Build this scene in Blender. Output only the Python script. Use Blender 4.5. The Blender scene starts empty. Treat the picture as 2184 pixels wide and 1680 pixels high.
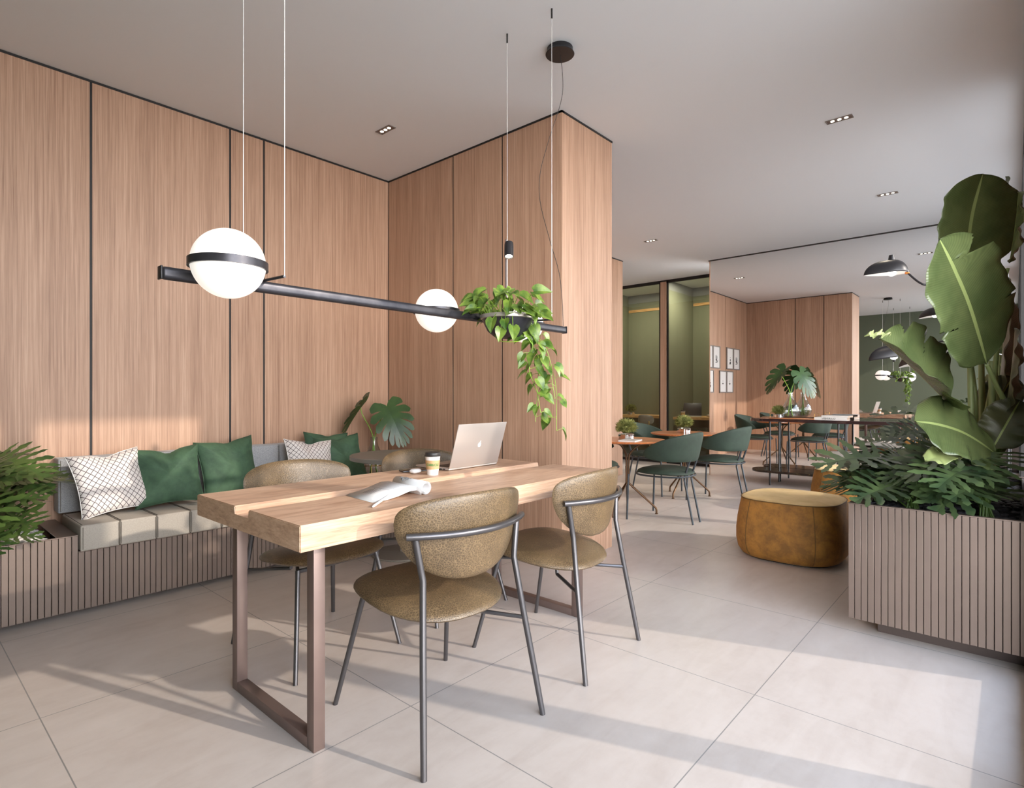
import bpy, bmesh, math, random
from mathutils import Vector, Matrix
S = bpy.context.scene
C = S.collection
random.seed(7)
pi = math.pi

# ------------------------------------------------------------------ camera, sky, sun, exposure
H = 1.2; FPX = 1211.0; CX = 1092.0; CY = 840.5; AZ = math.radians(41.53)
cam_d = bpy.data.cameras.new('camera'); cam = bpy.data.objects.new('camera', cam_d); C.objects.link(cam)
cam.location = (0, 0, H); cam.rotation_euler = (pi/2, 0, AZ - pi/2)
cam_d.sensor_width = 36; cam_d.lens = 36*FPX/2184; cam_d.shift_y = 0.5/2184; cam_d.clip_start = 0.02
S.camera = cam

W = bpy.data.worlds.new('world'); S.world = W; W.use_nodes = True
bg = W.node_tree.nodes['Background']; bg.inputs[1].default_value = 9.6
wt = W.node_tree; _tc = wt.nodes.new('ShaderNodeTexCoord'); _sp = wt.nodes.new('ShaderNodeSeparateXYZ'); _rp = wt.nodes.new('ShaderNodeValToRGB')
wt.links.new(_tc.outputs['Generated'], _sp.inputs[0]); wt.links.new(_sp.outputs[2], _rp.inputs[0]); 
_mr = wt.nodes.new('ShaderNodeMapRange'); wt.links.new(_sp.outputs[0], _mr.inputs[0]); _mr.inputs[1].default_value = -1; _mr.inputs[2].default_value = 1; _mr.inputs[3].default_value = 2.5; _mr.inputs[4].default_value = .35
_mx = wt.nodes.new('ShaderNodeVectorMath'); _mx.operation = 'SCALE'; wt.links.new(_rp.outputs[0], _mx.inputs[0]); wt.links.new(_mr.outputs[0], _mx.inputs['Scale']); wt.links.new(_mx.outputs[0], bg.inputs[0])   # haze brighter on one side of the sky
_rp.color_ramp.elements[0].position = 0.0; _rp.color_ramp.elements[0].color = (.98, .96, .93, 1)      # bright hazy horizon
_rp.color_ramp.elements[1].position = .55; _rp.color_ramp.elements[1].color = (.17, .22, .30, 1)     # deeper blue overhead
sun_d = bpy.data.lights.new('sun', 'SUN'); sun = bpy.data.objects.new('sun', sun_d); C.objects.link(sun)
sun_d.energy = 2.5; sun_d.color = (1.0, 0.88, 0.75); sun_d.angle = math.radians(0.9)
SUN_AZ = math.radians(109.6); SUN_EL = math.radians(23.4)     # azimuth the light travels towards
sv = Vector((math.cos(SUN_AZ)*math.cos(SUN_EL), math.sin(SUN_AZ)*math.cos(SUN_EL), -math.sin(SUN_EL)))
sun.rotation_euler = sv.to_track_quat('-Z', 'Y').to_euler(); sun.location = (3, -6, 5)
vs = S.view_settings; vs.view_transform = 'Standard'; vs.look = 'None'; vs.gamma = 1; vs.use_curve_mapping = False
vs.exposure = 0.16
S.cycles.max_bounces = 10; S.cycles.diffuse_bounces = 8; S.cycles.glossy_bounces = 5
S.cycles.transmission_bounces = 8; S.cycles.transparent_max_bounces = 12
S.cycles.caustics_reflective = False; S.cycles.caustics_refractive = False
S.cycles.sample_clamp_indirect = 6.0
S.cycles.use_denoising = True

# ------------------------------------------------------------------ measuring helpers (a point of the place seen at a pixel)
FD = Vector((math.cos(AZ), math.sin(AZ), 0)); RD = Vector((math.sin(AZ), -math.cos(AZ), 0))
def ray(px, py): return FD + RD*((px-CX)/FPX) + Vector((0, 0, (CY-py)/FPX))
def PD(px, py, d): return Vector((0, 0, H)) + ray(px, py)*d
def PZ(px, py, z): r = ray(px, py); return Vector((0, 0, H)) + r*((z-H)/r.z)
def PY(px, py, y): r = ray(px, py); return Vector((0, 0, H)) + r*(y/r.y)
def PX(px, py, x): r = ray(px, py); return Vector((0, 0, H)) + r*(x/r.x)

# ------------------------------------------------------------------ materials
def lin(r, g, b):
    f = lambda c: (c/255/12.92) if c/255 <= 0.04045 else ((c/255+0.055)/1.055)**2.4
    return (f(r), f(g), f(b), 1)
class Nt:
    def __init__(s, name):
        s.m = bpy.data.materials.new(name); s.m.use_nodes = True; s.t = s.m.node_tree
        s.b = s.t.nodes['Principled BSDF']
    def n(s, typ, **kw):
        x = s.t.nodes.new(typ)
        for k, v in kw.items(): setattr(x, k, v)
        return x
    def l(s, a, b): s.t.links.new(a, b)
    def setb(s, col=None, rough=None, metal=None, **kw):
        if col is not None: s.b.inputs['Base Color'].default_value = col
        if rough is not None: s.b.inputs['Roughness'].default_value = rough
        if metal is not None: s.b.inputs['Metallic'].default_value = metal
        for k, v in kw.items(): s.b.inputs[k.replace('_', ' ')].default_value = v
        return s
    def coord(s, scale=(1, 1, 1), kind='Object', rot=(0, 0, 0)):
        c = s.n('ShaderNodeTexCoord'); mp = s.n('ShaderNodeMapping')
        mp.inputs['Scale'].default_value = scale; mp.inputs['Rotation'].default_value = rot
        s.l(c.outputs[kind], mp.inputs['Vector']); return mp.outputs['Vector']
    def noise(s, vec, scale=5, detail=4, rough=.5, dist=0):
        x = s.n('ShaderNodeTexNoise'); s.l(vec, x.inputs['Vector']); x.inputs['Scale'].default_value = scale
        x.inputs['Detail'].default_value = detail; x.inputs['Roughness'].default_value = rough
        x.inputs['Distortion'].default_value = dist; return x.outputs['Fac']
    def ramp(s, fac, stops):
        r = s.n('ShaderNodeValToRGB'); s.l(fac, r.inputs['Fac']); e = r.color_ramp.elements
        while len(e) < len(stops): e.new(0.5)
        for k, (p, c) in enumerate(stops): e[k].position = p; e[k].color = c
        return r.outputs['Color']
    def mix(s, fac, a, b, mode='MIX'):
        x = s.n('ShaderNodeMix', data_type='RGBA', blend_type=mode)
        if isinstance(fac, (int, float)): x.inputs[0].default_value = fac
        else: s.l(fac, x.inputs[0])
        for k, v in ((6, a), (7, b)):
            if isinstance(v, tuple): x.inputs[k].default_value = v
            else: s.l(v, x.inputs[k])
        return x.outputs[2]
    def math(s, op, a, b=0.0, c=None):
        x = s.n('ShaderNodeMath', operation=op)
        for k, v in enumerate((a, b) if c is None else (a, b, c)):
            if isinstance(v, (int, float)): x.inputs[k].default_value = v
            else: s.l(v, x.inputs[k])
        return x.outputs[0]
    def color(s, out): s.l(out, s.b.inputs['Base Color'])
    def bump(s, h, strength=.2, dist=.01):
        x = s.n('ShaderNodeBump'); x.inputs['Strength'].default_value = strength; x.inputs['Distance'].default_value = dist
        s.l(h, x.inputs['Height']); s.l(x.outputs['Normal'], s.b.inputs['Normal'])

def plain(name, col, rough=.5, metal=0, **kw): return Nt(name).setb(col, rough, metal, **kw).m
def mottled(name, c1, c2, scale=4, rough=.6, metal=0, bump=0, bscale=200, detail=4, **kw):
    n = Nt(name).setb(c1, rough, metal, **kw); v = n.coord()
    n.color(n.ramp(n.noise(v, scale, detail, .6), [(.35, c1), (.65, c2)]))
    if bump: n.bump(n.noise(v, bscale, 2), bump, .002)
    return n.m
def wood(name, cs, grain=(60, 60, 1.2), rough=.5, fine=3.5, bump=.12):
    n = Nt(name).setb(cs[1], rough); v = n.coord(grain)
    a = n.noise(v, 1.0, 6, .62, .6); v2 = n.coord(tuple(g*fine for g in grain)); b = n.noise(v2, 1.0, 3, .7)
    v3 = n.coord(tuple(g*.07 if g > 8 else g*.25 for g in grain)); c = n.noise(v3, 1.0, 2, .5, .3)
    f = n.math('ADD', n.math('ADD', n.math('MULTIPLY', a, .5), n.math('MULTIPLY', b, .35)), n.math('MULTIPLY', c, .15))
    n.color(n.ramp(f, [(.36, cs[0]), (.50, cs[1]), (.64, cs[2])])); n.bump(b, bump, .003); return n.m
M = {}
M['wood'] = wood('oak_veneer_panel', [lin(142, 106, 85), lin(175, 139, 115), lin(198, 164, 140)], (110, 110, 1.1))
M['table_wood'] = wood('oak_tabletop', [lin(168, 130, 105), lin(202, 167, 140), lin(220, 190, 165)], (2.2, 11, 42), .42, 3.2, .04)
M['desk_wood'] = wood('booth_desk_wood', [lin(160, 115, 66), lin(205, 158, 100), lin(225, 185, 130)], (30, 3, 30), .45)
M['orange_wood'] = wood('cherry_tabletop', [lin(148, 84, 44), lin(180, 108, 62), lin(200, 126, 78)], (3, 30, 30), .28, 3, .02)
n = Nt('ceiling_paint').setb(lin(234, 238, 243), .9); n.bump(n.noise(n.coord(), 90, 2), .03, .002); M['ceiling'] = n.m
M['black'] = plain('black_shadow_gap', lin(22, 18, 17), .6)
M['black_metal'] = plain('black_powder_coat', lin(36, 35, 38), .38, .3)
M['bar_metal'] = mottled('blackened_metal', lin(50, 50, 56), lin(72, 71, 76), 9, .36, .6)
M['gunmetal'] = plain('gunmetal_tube', lin(94, 92, 94), .33, .75)
M['leg_brown'] = mottled('bronze_brown_steel', lin(116, 98, 92), lin(126, 108, 101), 3, .4, .45)
M['green_metal'] = plain('dark_grey_green_tube', lin(62, 68, 74), .35, .5)
M['brass'] = plain('antique_brass_tube', lin(90, 66, 46), .32, .75)
M['gold'] = plain('polished_brass', lin(196, 160, 90), .25, .9)
M['silver'] = plain('polished_silver', lin(225, 222, 222), .08, 1)
M['wire'] = plain('steel_wire', lin(228, 226, 224), .35, .3)
M['slat'] = mottled('bronze_slat', lin(108, 94, 86), lin(116, 101, 92), 2, .42, .35)
M['slat_dark'] = plain('slat_gap', lin(50, 38, 33), .6)
M['kick'] = plain('plinth_brown', lin(74, 62, 58), .5)
M['grey_top'] = plain('grey_laminate', lin(132, 126, 118), .45)
M['side_top'] = plain('stone_grey_laminate', lin(150, 143, 134), .45)
M['mirror'] = plain('mirror_silver', (.93, .93, .93, 1), .0, 1)
M['white'] = plain('white_gloss', lin(238, 238, 238), .25)
M['paper'] = plain('paper', lin(232, 230, 228), .7)
M['paper_grey'] = plain('grey_print', lin(150, 150, 150), .7)
M['ink'] = plain('ink', lin(30, 28, 28), .7)
M['alu'] = plain('silver_aluminium', lin(196, 188, 182), .32, .55)
M['dark_alu'] = plain('dark_keyboard', lin(40, 36, 36), .4, .2)
M['screen'] = plain('dark_screen', lin(18, 18, 20), .1)
M['charcoal'] = plain('charcoal_plastic', lin(44, 42, 42), .45)
M['kraft'] = plain('kraft_sleeve', lin(196, 160, 116), .7)
M['cup_green'] = plain('green_print', lin(28, 150, 80), .6)
M['grey_wall'] = plain('grey_fabric_wall', lin(126, 126, 122), .9)
M['baseboard'] = plain('white_baseboard', lin(226, 222, 220), .5)
M['frame_grey'] = plain('grey_picture_frame', lin(128, 120, 116), .5)
M['book_cream'] = plain('book_cover_grey', lin(196, 190, 184), .6)
M['book_tan'] = plain('book_pages', lin(176, 150, 128), .7)
M['leather_tan'] = plain('tray_tan', lin(172, 112, 72), .5)
M['soil'] = mottled('dark_gravel', lin(40, 38, 44), lin(86, 84, 92), 60, .8, 0, .6, 120)
M['pebble'] = plain('white_pebble', lin(236, 232, 230), .5)
M['pebble_dark'] = plain('slate_pebble', lin(84, 84, 94), .6)
M['stem'] = plain('green_stem', lin(88, 118, 52), .5)
M['stem_pale'] = plain('pale_green_stalk', lin(128, 142, 92), .45)
M['stem_lime'] = plain('lime_stalk', lin(120, 158, 40), .45)
M['socket_copper'] = plain('copper_joint', lin(196, 110, 50), .3, .9)
M['pavement'] = plain('pavement', lin(160, 154, 146), .9)

# floor: 0.96 m stoneware tiles, soft clouding, grey joints
n = Nt('stoneware_tiles'); v = n.coord()
sep = n.n('ShaderNodeSeparateXYZ'); n.l(v, sep.inputs[0])
def dist_to_joint(out, off, pitch=.9625):
    f = n.math('FRACT', n.math('DIVIDE', n.math('SUBTRACT', out, off - 20*pitch), pitch))
    return n.math('MULTIPLY', n.math('MINIMUM', f, n.math('SUBTRACT', 1.0, f)), pitch)
d = n.math('MINIMUM', dist_to_joint(sep.outputs[0], .415), dist_to_joint(sep.outputs[1], .778))
joint = n.math('LESS_THAN', d, .0020)
a = n.noise(v, 1.1, 5, .62, .4); b = n.noise(v, 14, 6, .7); c = n.noise(n.coord((1, 4, 1)), 2.4, 4, .6, .8)
f = n.math('ADD', n.math('ADD', n.math('MULTIPLY', a, .5), n.math('MULTIPLY', b, .2)), n.math('MULTIPLY', c, .3))
tile = n.ramp(f, [(.32, lin(184, 172, 164)), (.5, lin(200, 190, 183)), (.68, lin(210, 201, 195))])
n.color(n.mix(joint, tile, lin(140, 137, 134)))
n.l(n.math('ADD', n.math('MULTIPLY', b, .2), .24), n.b.inputs['Roughness'])
n.bump(n.math('SUBTRACT', n.math('MULTIPLY', b, .1), joint), .15, .002); M['floor'] = n.m

def green_paint(name, base): 
    n = Nt(name).setb(base, .85); n.bump(n.noise(n.coord(), 120, 2), .03, .001); return n.m
M['green_wall'] = green_paint('sage_green_paint', lin(90, 98, 82))
M['booth_wall'] = green_paint('booth_green_felt', lin(112, 113, 90))
M['booth_ceiling'] = plain('booth_ceiling', lin(190, 184, 170), .9)

# cracked olive leather
n = Nt('cracked_olive_leather').setb(None, .38); v = n.coord()
dn = n.n('ShaderNodeTexNoise'); n.l(v, dn.inputs['Vector']); dn.inputs['Scale'].default_value = 26
w = n.n('ShaderNodeVectorMath', operation='MULTIPLY_ADD'); n.l(dn.outputs['Color'], w.inputs[0]); w.inputs[1].default_value = (.018,)*3; n.l(v, w.inputs[2])
vo = n.n('ShaderNodeTexVoronoi', feature='DISTANCE_TO_EDGE'); n.l(w.outputs[0], vo.inputs['Vector']); vo.inputs['Scale'].default_value = 118
crack = n.math('SUBTRACT', 1.0, n.math('MINIMUM', n.math('DIVIDE', vo.outputs['Distance'], .13), 1.0))
base = n.ramp(n.noise(v, 7, 3), [(.3, lin(72, 58, 40)), (.7, lin(94, 77, 55))])
n.color(n.mix(n.math('MULTIPLY', crack, n.math('MULTIPLY', n.noise(v, 12, 2), 1.05)), base, lin(142, 119, 88)))
n.bump(n.math('MINIMUM', vo.outputs['Distance'], .2), .35, .004); M['leather'] = n.m

def velvet(name, c1, c2, scale=9, streak=True, sheen=.5, rough=.75):
    n = Nt(name).setb(c1, rough); n.b.inputs['Sheen Weight'].default_value = sheen; n.b.inputs['Sheen Roughness'].default_value = .35
    n.b.inputs['Sheen Tint'].default_value = c2
    n.color(n.ramp(n.noise(n.coord(), scale, 8, .72, .25), [(.40, c1), (.60, c2)])); n.bump(n.noise(n.coord(), 350, 2), .15, .001); return n.m
M['green_velvet'] = velvet('green_velvet', lin(28, 43, 34), lin(38, 55, 44), 3, sheen=.22)
M['pillow_green'] = velvet('pillow_green_velvet', lin(48, 74, 56), lin(68, 98, 72), 4)
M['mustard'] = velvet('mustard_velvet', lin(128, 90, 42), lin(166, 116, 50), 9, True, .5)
M['mustard_top'] = velvet('mustard_velvet_top', lin(196, 168, 118), lin(212, 186, 138), 5, True, .5)  # ottoman top: same velvet, its lit brightness put into the colour
M['piping'] = plain('olive_piping', lin(104, 76, 34), .7)
n = Nt('grey_wool').setb(None, .9); n.color(n.ramp(n.noise(n.coord(), 260, 3, .8), [(.3, lin(122, 124, 127)), (.7, lin(180, 181, 184))])); n.bump(n.noise(n.coord(), 260, 2), .2, .002); n.b.inputs['Sheen Weight'].default_value = .2; M['wool'] = n.m
n = Nt('taupe_linen').setb(None, .85); n.color(n.ramp(n.noise(n.coord((1, 3, 1)), 150, 3, .6), [(.35, lin(164, 157, 147)), (.65, lin(176, 169, 159))])); n.bump(n.noise(n.coord(), 420, 2), .12, .001); M['linen'] = n.m
M['seam'] = plain('seam_shadow', lin(104, 98, 90), .9)  # stitching thread, darker than the cushion cloth
# white cushion cloth with a dark diagonal lattice
n = Nt('lattice_cloth').setb(None, .85); c = n.n('ShaderNodeTexCoord'); sep = n.n('ShaderNodeSeparateXYZ'); n.l(c.outputs['Object'], sep.inputs[0])
def stripe(s1):
    q = n.math('ADD', n.math('MULTIPLY', sep.outputs[0], 31), n.math('MULTIPLY', sep.outputs[2], 27*s1))
    return n.math('LESS_THAN', n.math('FRACT', n.math('ADD', q, 100.0)), .12)
n.color(n.mix(n.math('MAXIMUM', stripe(1), stripe(-1)), lin(222, 216, 212), lin(74, 60, 62))); n.bump(n.noise(c.outputs['Object'], 300, 2), .15, .001); M['lattice'] = n.m
# dark marble
n = Nt('dark_brown_marble').setb(None, .12); f = n.noise(n.coord(), 6, 8, .7, 1.5)
n.color(n.ramp(f, [(.42, lin(30, 22, 20)), (.55, lin(52, 40, 30)), (.63, lin(104, 88, 56)), (.68, lin(38, 30, 26))])); M['marble'] = n.m
M['dark_top'] = plain('dark_red_brown_lacquer', lin(44, 28, 28), .1, **{'Coat_Weight': .5})
def emis(name, col, st, rough=.2):
    n = Nt(name).setb(col, rough); n.b.inputs['Emission Color'].default_value = col; n.b.inputs['Emission Strength'].default_value = st; return n.m
M['globe'] = emis('opal_glass_globe_lit', (1, .945, .88, 1), .62, .12)
M['bulb'] = emis('lit_bulb', (1, .95, .88, 1), 6)
M['spot'] = emis('lit_spot_lens', (1, .90, .72, 1), 9)
def glass(name, col=(1, 1, 1, 1), rough=0, tint=None, ior=1.45, refl=.0):
    n = Nt(name); t = n.t; out = [x for x in t.nodes if x.type == 'OUTPUT_MATERIAL'][0]
    tr = n.n('ShaderNodeBsdfTransparent'); tr.inputs[0].default_value = tint or col
    gl = n.n('ShaderNodeBsdfGlossy'); gl.inputs['Roughness'].default_value = rough
    lw = n.n('ShaderNodeLayerWeight'); lw.inputs['Blend'].default_value = .5
    mx = n.n('ShaderNodeMixShader'); n.l(n.math('MULTIPLY_ADD', n.math('POWER', lw.outputs['Facing'], 3.0), .7, .03+refl), mx.inputs[0]); n.l(tr.outputs[0], mx.inputs[1]); n.l(gl.outputs[0], mx.inputs[2]); n.l(mx.outputs[0], out.inputs[0])
    return n.m
M['pane'] = glass('partition_glass', tint=(.90, .92, .88, 1), refl=.03)
M['vase_glass'] = glass('clear_vase_glass', tint=(.93, .95, .95, 1), ior=1.5, refl=.03)
def leafmat(name, c1, c2, rough=.35, scale=8, stripe=None, back=.12):
    n = Nt(name).setb(c1, rough); v = n.coord()
    col = n.ramp(n.noise(v, scale, 3), [(.35, c1), (.65, c2)])
    if stripe:
        uv = n.n('ShaderNodeTexCoord'); sp = n.n('ShaderNodeSeparateXYZ'); n.l(uv.outputs['UV'], sp.inputs[0])
        ax = n.math('ABSOLUTE', n.math('SUBTRACT', sp.outputs[0], .5))
        q = n.math('SUBTRACT', n.math('MULTIPLY', sp.outputs[1], stripe), n.math('MULTIPLY', ax, stripe*.22))
        wv = n.math('SINE', n.math('MULTIPLY', q, 6.283))
        line = n.math('MULTIPLY', n.math('ADD', wv, 1.0), .5)
        col = n.mix(n.math('MULTIPLY', line, .24), col, tuple(x*.62 for x in c1[:3]) + (1,))
        rib = n.math('LESS_THAN', ax, .022); col = n.mix(rib, col, lin(150, 164, 104))
        n.bump(line, .22, .002)
    n.color(col)
    tl = n.n('ShaderNodeBsdfTranslucent'); n.l(col, tl.inputs[0]); mx = n.n('ShaderNodeMixShader'); mx.inputs[0].default_value = back
    out = [x for x in n.t.nodes if x.type == 'OUTPUT_MATERIAL'][0]
    n.l(n.b.outputs[0], mx.inputs[1]); n.l(tl.outputs[0], mx.inputs[2]); n.l(mx.outputs[0], out.inputs[0]); return n.m
M['banana'] = leafmat('paddle_leaf', lin(76, 90, 54), lin(102, 114, 72), .27, 5, 62, .15)
M['banana_dark'] = leafmat('dark_paddle_leaf', lin(62, 72, 44), lin(84, 86, 60), .3, 5, 62, .1)
M['banana_pale'] = leafmat('pale_leaf', lin(140, 152, 96), lin(160, 168, 116), .35, 5, None, .1)
M['philo'] = leafmat('split_leaf_green', lin(50, 72, 38), lin(86, 108, 54), .3, 9)
M['philo_dark'] = leafmat('split_leaf_dark_green', lin(48, 66, 44), lin(82, 100, 62), .3, 9)
M['monstera'] = leafmat('monstera_green', lin(38, 62, 32), lin(58, 84, 42), .32, 9)
M['pothos'] = leafmat('pothos_green', lin(66, 98, 38), lin(124, 148, 62), .33, 26, None, .25)
M['moss'] = leafmat('moss_ball_green', lin(92, 100, 44), lin(160, 160, 92), .8, 30)

# ------------------------------------------------------------------ mesh helpers
class MB:
    def __init__(s): s.bm = bmesh.new(); s.mats = []
    def _mi(s, m):
        if m is None: return 0
        if m not in s.mats: s.mats.append(m)
        return s.mats.index(m)
    def box(s, a, b, bevel=0, m=None, seg=2, mat=None):
        a, b = Vector(a), Vector(b); t = bmesh.new(); bmesh.ops.create_cube(t, size=1)
        for v in t.verts:
            v.co = Vector(((a.x+b.x)/2 + v.co.x*abs(b.x-a.x), (a.y+b.y)/2 + v.co.y*abs(b.y-a.y), (a.z+b.z)/2 + v.co.z*abs(b.z-a.z)))
        if bevel: bmesh.ops.bevel(t, geom=list(t.edges), offset=bevel, segments=seg, affect='EDGES', profile=.5)
        return s._merge(t, m, mat)
    def _merge(s, t, m=None, mat=None):
        if mat is not None: bmesh.ops.transform(t, matrix=mat, verts=t.verts)
        k = s._mi(m); vm = {}
        for v in t.verts: vm[v] = s.bm.verts.new(v.co)
        for f in t.faces:
            try: g = s.bm.faces.new([vm[v] for v in f.verts]); g.material_index = k; g.smooth = True
            except ValueError: pass
        t.free(); return s
    def tube(s, pts, r, sides=10, m=None, closed=False, cap=True, smooth=0):
        pts = [Vector(p) for p in pts]
        if smooth: pts = bez(pts, smooth, closed)
        k = s._mi(m); n = len(pts); rings = []; up = None
        rr = r if isinstance(r, (list, tuple)) else [r]*n
        if len(rr) != n: rr = [rr[0] + (rr[-1]-rr[0])*i/(n-1) for i in range(n)]
        for i, p in enumerate(pts):
            if closed: d = pts[(i+1) % n]-pts[i-1]
            else: d = pts[min(i+1, n-1)]-pts[max(i-1, 0)]
            d = d.normalized() if d.length > 1e-9 else Vector((0, 0, 1))
            if up is None: up = d.orthogonal().normalized()
            up = (up - d*up.dot(d)); up = up.normalized() if up.length > 1e-6 else d.orthogonal().normalized()
            q = d.cross(up)
            rings.append([s.bm.verts.new(p + (up*math.cos(2*pi*j/sides) + q*math.sin(2*pi*j/sides))*rr[i]) for j in range(sides)])
        for i in range(n if closed else n-1):
            A, B = rings[i], rings[(i+1) % n]
            for j in range(sides):
                try: f = s.bm.faces.new((A[j], A[(j+1) % sides], B[(j+1) % sides], B[j])); f.smooth = True; f.material_index = k
                except ValueError: pass
        if cap and not closed:
            for R in (rings[0][::-1], rings[-1]): f = s.bm.faces.new(R); f.material_index = k
        return s
    def lathe(s, prof, c=(0, 0, 0), sides=32, m=None, cap=True):
        k = s._mi(m); c = Vector(c); rings = []
        for r, z in prof: rings.append([s.bm.verts.new(c + Vector((r*math.cos(2*pi*j/sides), r*math.sin(2*pi*j/sides), z))) for j in range(sides)])
        for A, B in zip(rings, rings[1:]):
            for j in range(sides): f = s.bm.faces.new((A[j], A[(j+1) % sides], B[(j+1) % sides], B[j])); f.smooth = True; f.material_index = k
        if cap:
            for R, p in ((rings[0][::-1], prof[0]), (rings[-1], prof[-1])):
                if p[0] > 1e-5: f = s.bm.faces.new(R); f.material_index = k
        return s
    def loft(s, rings, m=None, cap=True, closed=True):
        k = s._mi(m); R = [[s.bm.verts.new(Vector(p)) for p in r] for r in rings]; n = len(R[0])
        for A, B in zip(R, R[1:]):
            for j in range(n if closed else n-1):
                f = s.bm.faces.new((A[j], A[(j+1) % n], B[(j+1) % n], B[j])); f.smooth = True; f.material_index = k
        if cap and closed:
            for q in (R[0][::-1], R[-1]): f = s.bm.faces.new(q); f.material_index = k; f.smooth = True
        return s
    def puff(s, outline, fn, th, rings=7, e=.5, m=None, flat=0.0):
        """a cushioned slab: outline (a, b) points about their centre, fn(a, b, h) -> xyz, thickness th, edge roundness e"""
        k = s._mi(m); cx = sum(p[0] for p in outline)/len(outline); cy = sum(p[1] for p in outline)/len(outline); n = len(outline)
        ks = [math.sin(pi/2*(i+1)/rings) for i in range(rings)]
        def ring(q, sg):
            h = th*(max(0, 1-q**(2/e)))**.5 if q < 1 else 0
            return [s.bm.verts.new(Vector(fn(cx+(a-cx)*q, cy+(b-cy)*q, sg*h))) for a, b in outline]
        top = [ring(q, 1) for q in ks]; bot = [ring(q, -1) for q in ks[:-1]] + [top[-1]]
        for RR, sg in ((top, 1), (bot, -1)):
            c = s.bm.verts.new(Vector(fn(cx, cy, sg*th)))
            for j in range(n):
                t = (c, RR[0][j], RR[0][(j+1) % n]); f = s.bm.faces.new(t if sg > 0 else t[::-1]); f.smooth = True; f.material_index = k
            for A, B in zip(RR, RR[1:]):
                for j in range(n):
                    t = (A[j], B[j], B[(j+1) % n], A[(j+1) % n])
                    try: f = s.bm.faces.new(t if sg > 0 else t[::-1]); f.smooth = True; f.material_index = k
                    except ValueError: pass
        return s
    def poly(s, pts, z0, z1, m=None, fn=None):
        k = s._mi(m); fn = fn or (lambda x, y, z: (x, y, z))
        A = [s.bm.verts.new(Vector(fn(x, y, z0))) for x, y in pts]; B = [s.bm.verts.new(Vector(fn(x, y, z1))) for x, y in pts]; n = len(pts)
        for j in range(n): f = s.bm.faces.new((A[j], A[(j+1) % n], B[(j+1) % n], B[j])); f.material_index = k
        for q in (A[::-1], B): f = s.bm.faces.new(q); f.material_index = k
        return s
    def build(s, name, mat, parent=None, flat=False, loc=None, sub=0, normals=True):
        if normals: bmesh.ops.recalc_face_normals(s.bm, faces=s.bm.faces)
        me = bpy.data.meshes.new(name); s.bm.to_mesh(me); s.bm.free()
        if s.mats:
            for q in s.mats: me.materials.append(q)
        else: me.materials.append(mat)
        if flat:
            for p in me.polygons: p.use_smooth = False
        else:
            for p in me.polygons: p.use_smooth = True
            try: me.set_sharp_from_angle(angle=math.radians(38))
            except Exception: pass
        o = bpy.data.objects.new(name, me); C.objects.link(o)
        if parent: o.parent = parent
        if loc: o.location = loc
        if sub: q = o.modifiers.new('sub', 'SUBSURF'); q.levels = sub; q.render_levels = sub
        return o
def bez(pts, k, closed=False):
    out = []; n = len(pts)
    rng = range(n if closed else n-1)
    for i in rng:
        g = (lambda j: pts[j % n]) if closed else (lambda j: pts[max(0, min(n-1, j))])
        p0, p1, p2, p3 = g(i-1), g(i), g(i+1), g(i+2)
        for q in range(k):
            t = q/k
            out.append(.5*((2*p1) + (p2-p0)*t + (2*p0-5*p1+4*p2-p3)*t*t + (3*p1-p0-3*p2+p3)*t**3))
    if not closed: out.append(pts[-1])
    return out
def sup(a, b, n, k=32, ph=0):
    r = []
    for i in range(k):
        t = 2*pi*i/k + ph; c, s_ = math.cos(t), math.sin(t)
        r.append((a*math.copysign(abs(c)**(2/n), c), b*math.copysign(abs(s_)**(2/n), s_)))
    return r
def T(loc, rz=0, ry=0, rx=0): return Matrix.Translation(Vector(loc)) @ Matrix.Rotation(rz, 4, 'Z') @ Matrix.Rotation(ry, 4, 'Y') @ Matrix.Rotation(rx, 4, 'X')
def tag(o, label=None, cat=None, group=None, kind=None):
    if label: o['label'] = label
    if cat: o['category'] = cat
    if group: o['group'] = group
    if kind: o['kind'] = kind
    return o
def thing(name, label, cat, loc=(0, 0, 0), rz=0, group=None):
    o = bpy.data.objects.new(name, None); C.objects.link(o); o.location = loc; o.rotation_euler = (0, 0, rz); o.empty_display_size = .05
    return tag(o, label, cat, group)
def dup(root, loc=None, rz=None, label=None, group=None):
    def cp(o, par):
        c = o.copy(); C.objects.link(c)
        if par: c.parent = par
        for ch in [x for x in bpy.data.objects if x.parent == o and x is not c]: cp(ch, c)
        return c
    r = cp(root, None)
    if loc is not None: r.location = loc
    if rz is not None: r.rotation_euler = (0, 0, rz)
    return tag(r, label, None, group)
def struct(mb, name, mat=None, parent=None, **kw):
    o = mb.build(name, mat, parent, flat=True, **kw)
    if not parent: o['kind'] = 'structure'
    return o
def text(name, body, size, mat, parent, mtx, ext=.0004, mirror=False):
    cu = bpy.data.curves.new(name, 'FONT'); cu.body = body; cu.size = size; cu.extrude = ext; cu.align_x = 'CENTER'; cu.align_y = 'CENTER'
    tmp = bpy.data.objects.new('tmp', cu); C.objects.link(tmp)
    dg = bpy.context.evaluated_depsgraph_get(); me = bpy.data.meshes.new_from_object(tmp.evaluated_get(dg)); bpy.data.objects.remove(tmp)
    me.name = name
    if mirror:
        for v in me.vertices: v.co.x *= -1
    me.transform(mtx); me.materials.clear(); me.materials.append(mat)
    o = bpy.data.objects.new(name, me); C.objects.link(o); o.parent = parent; return o

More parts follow.
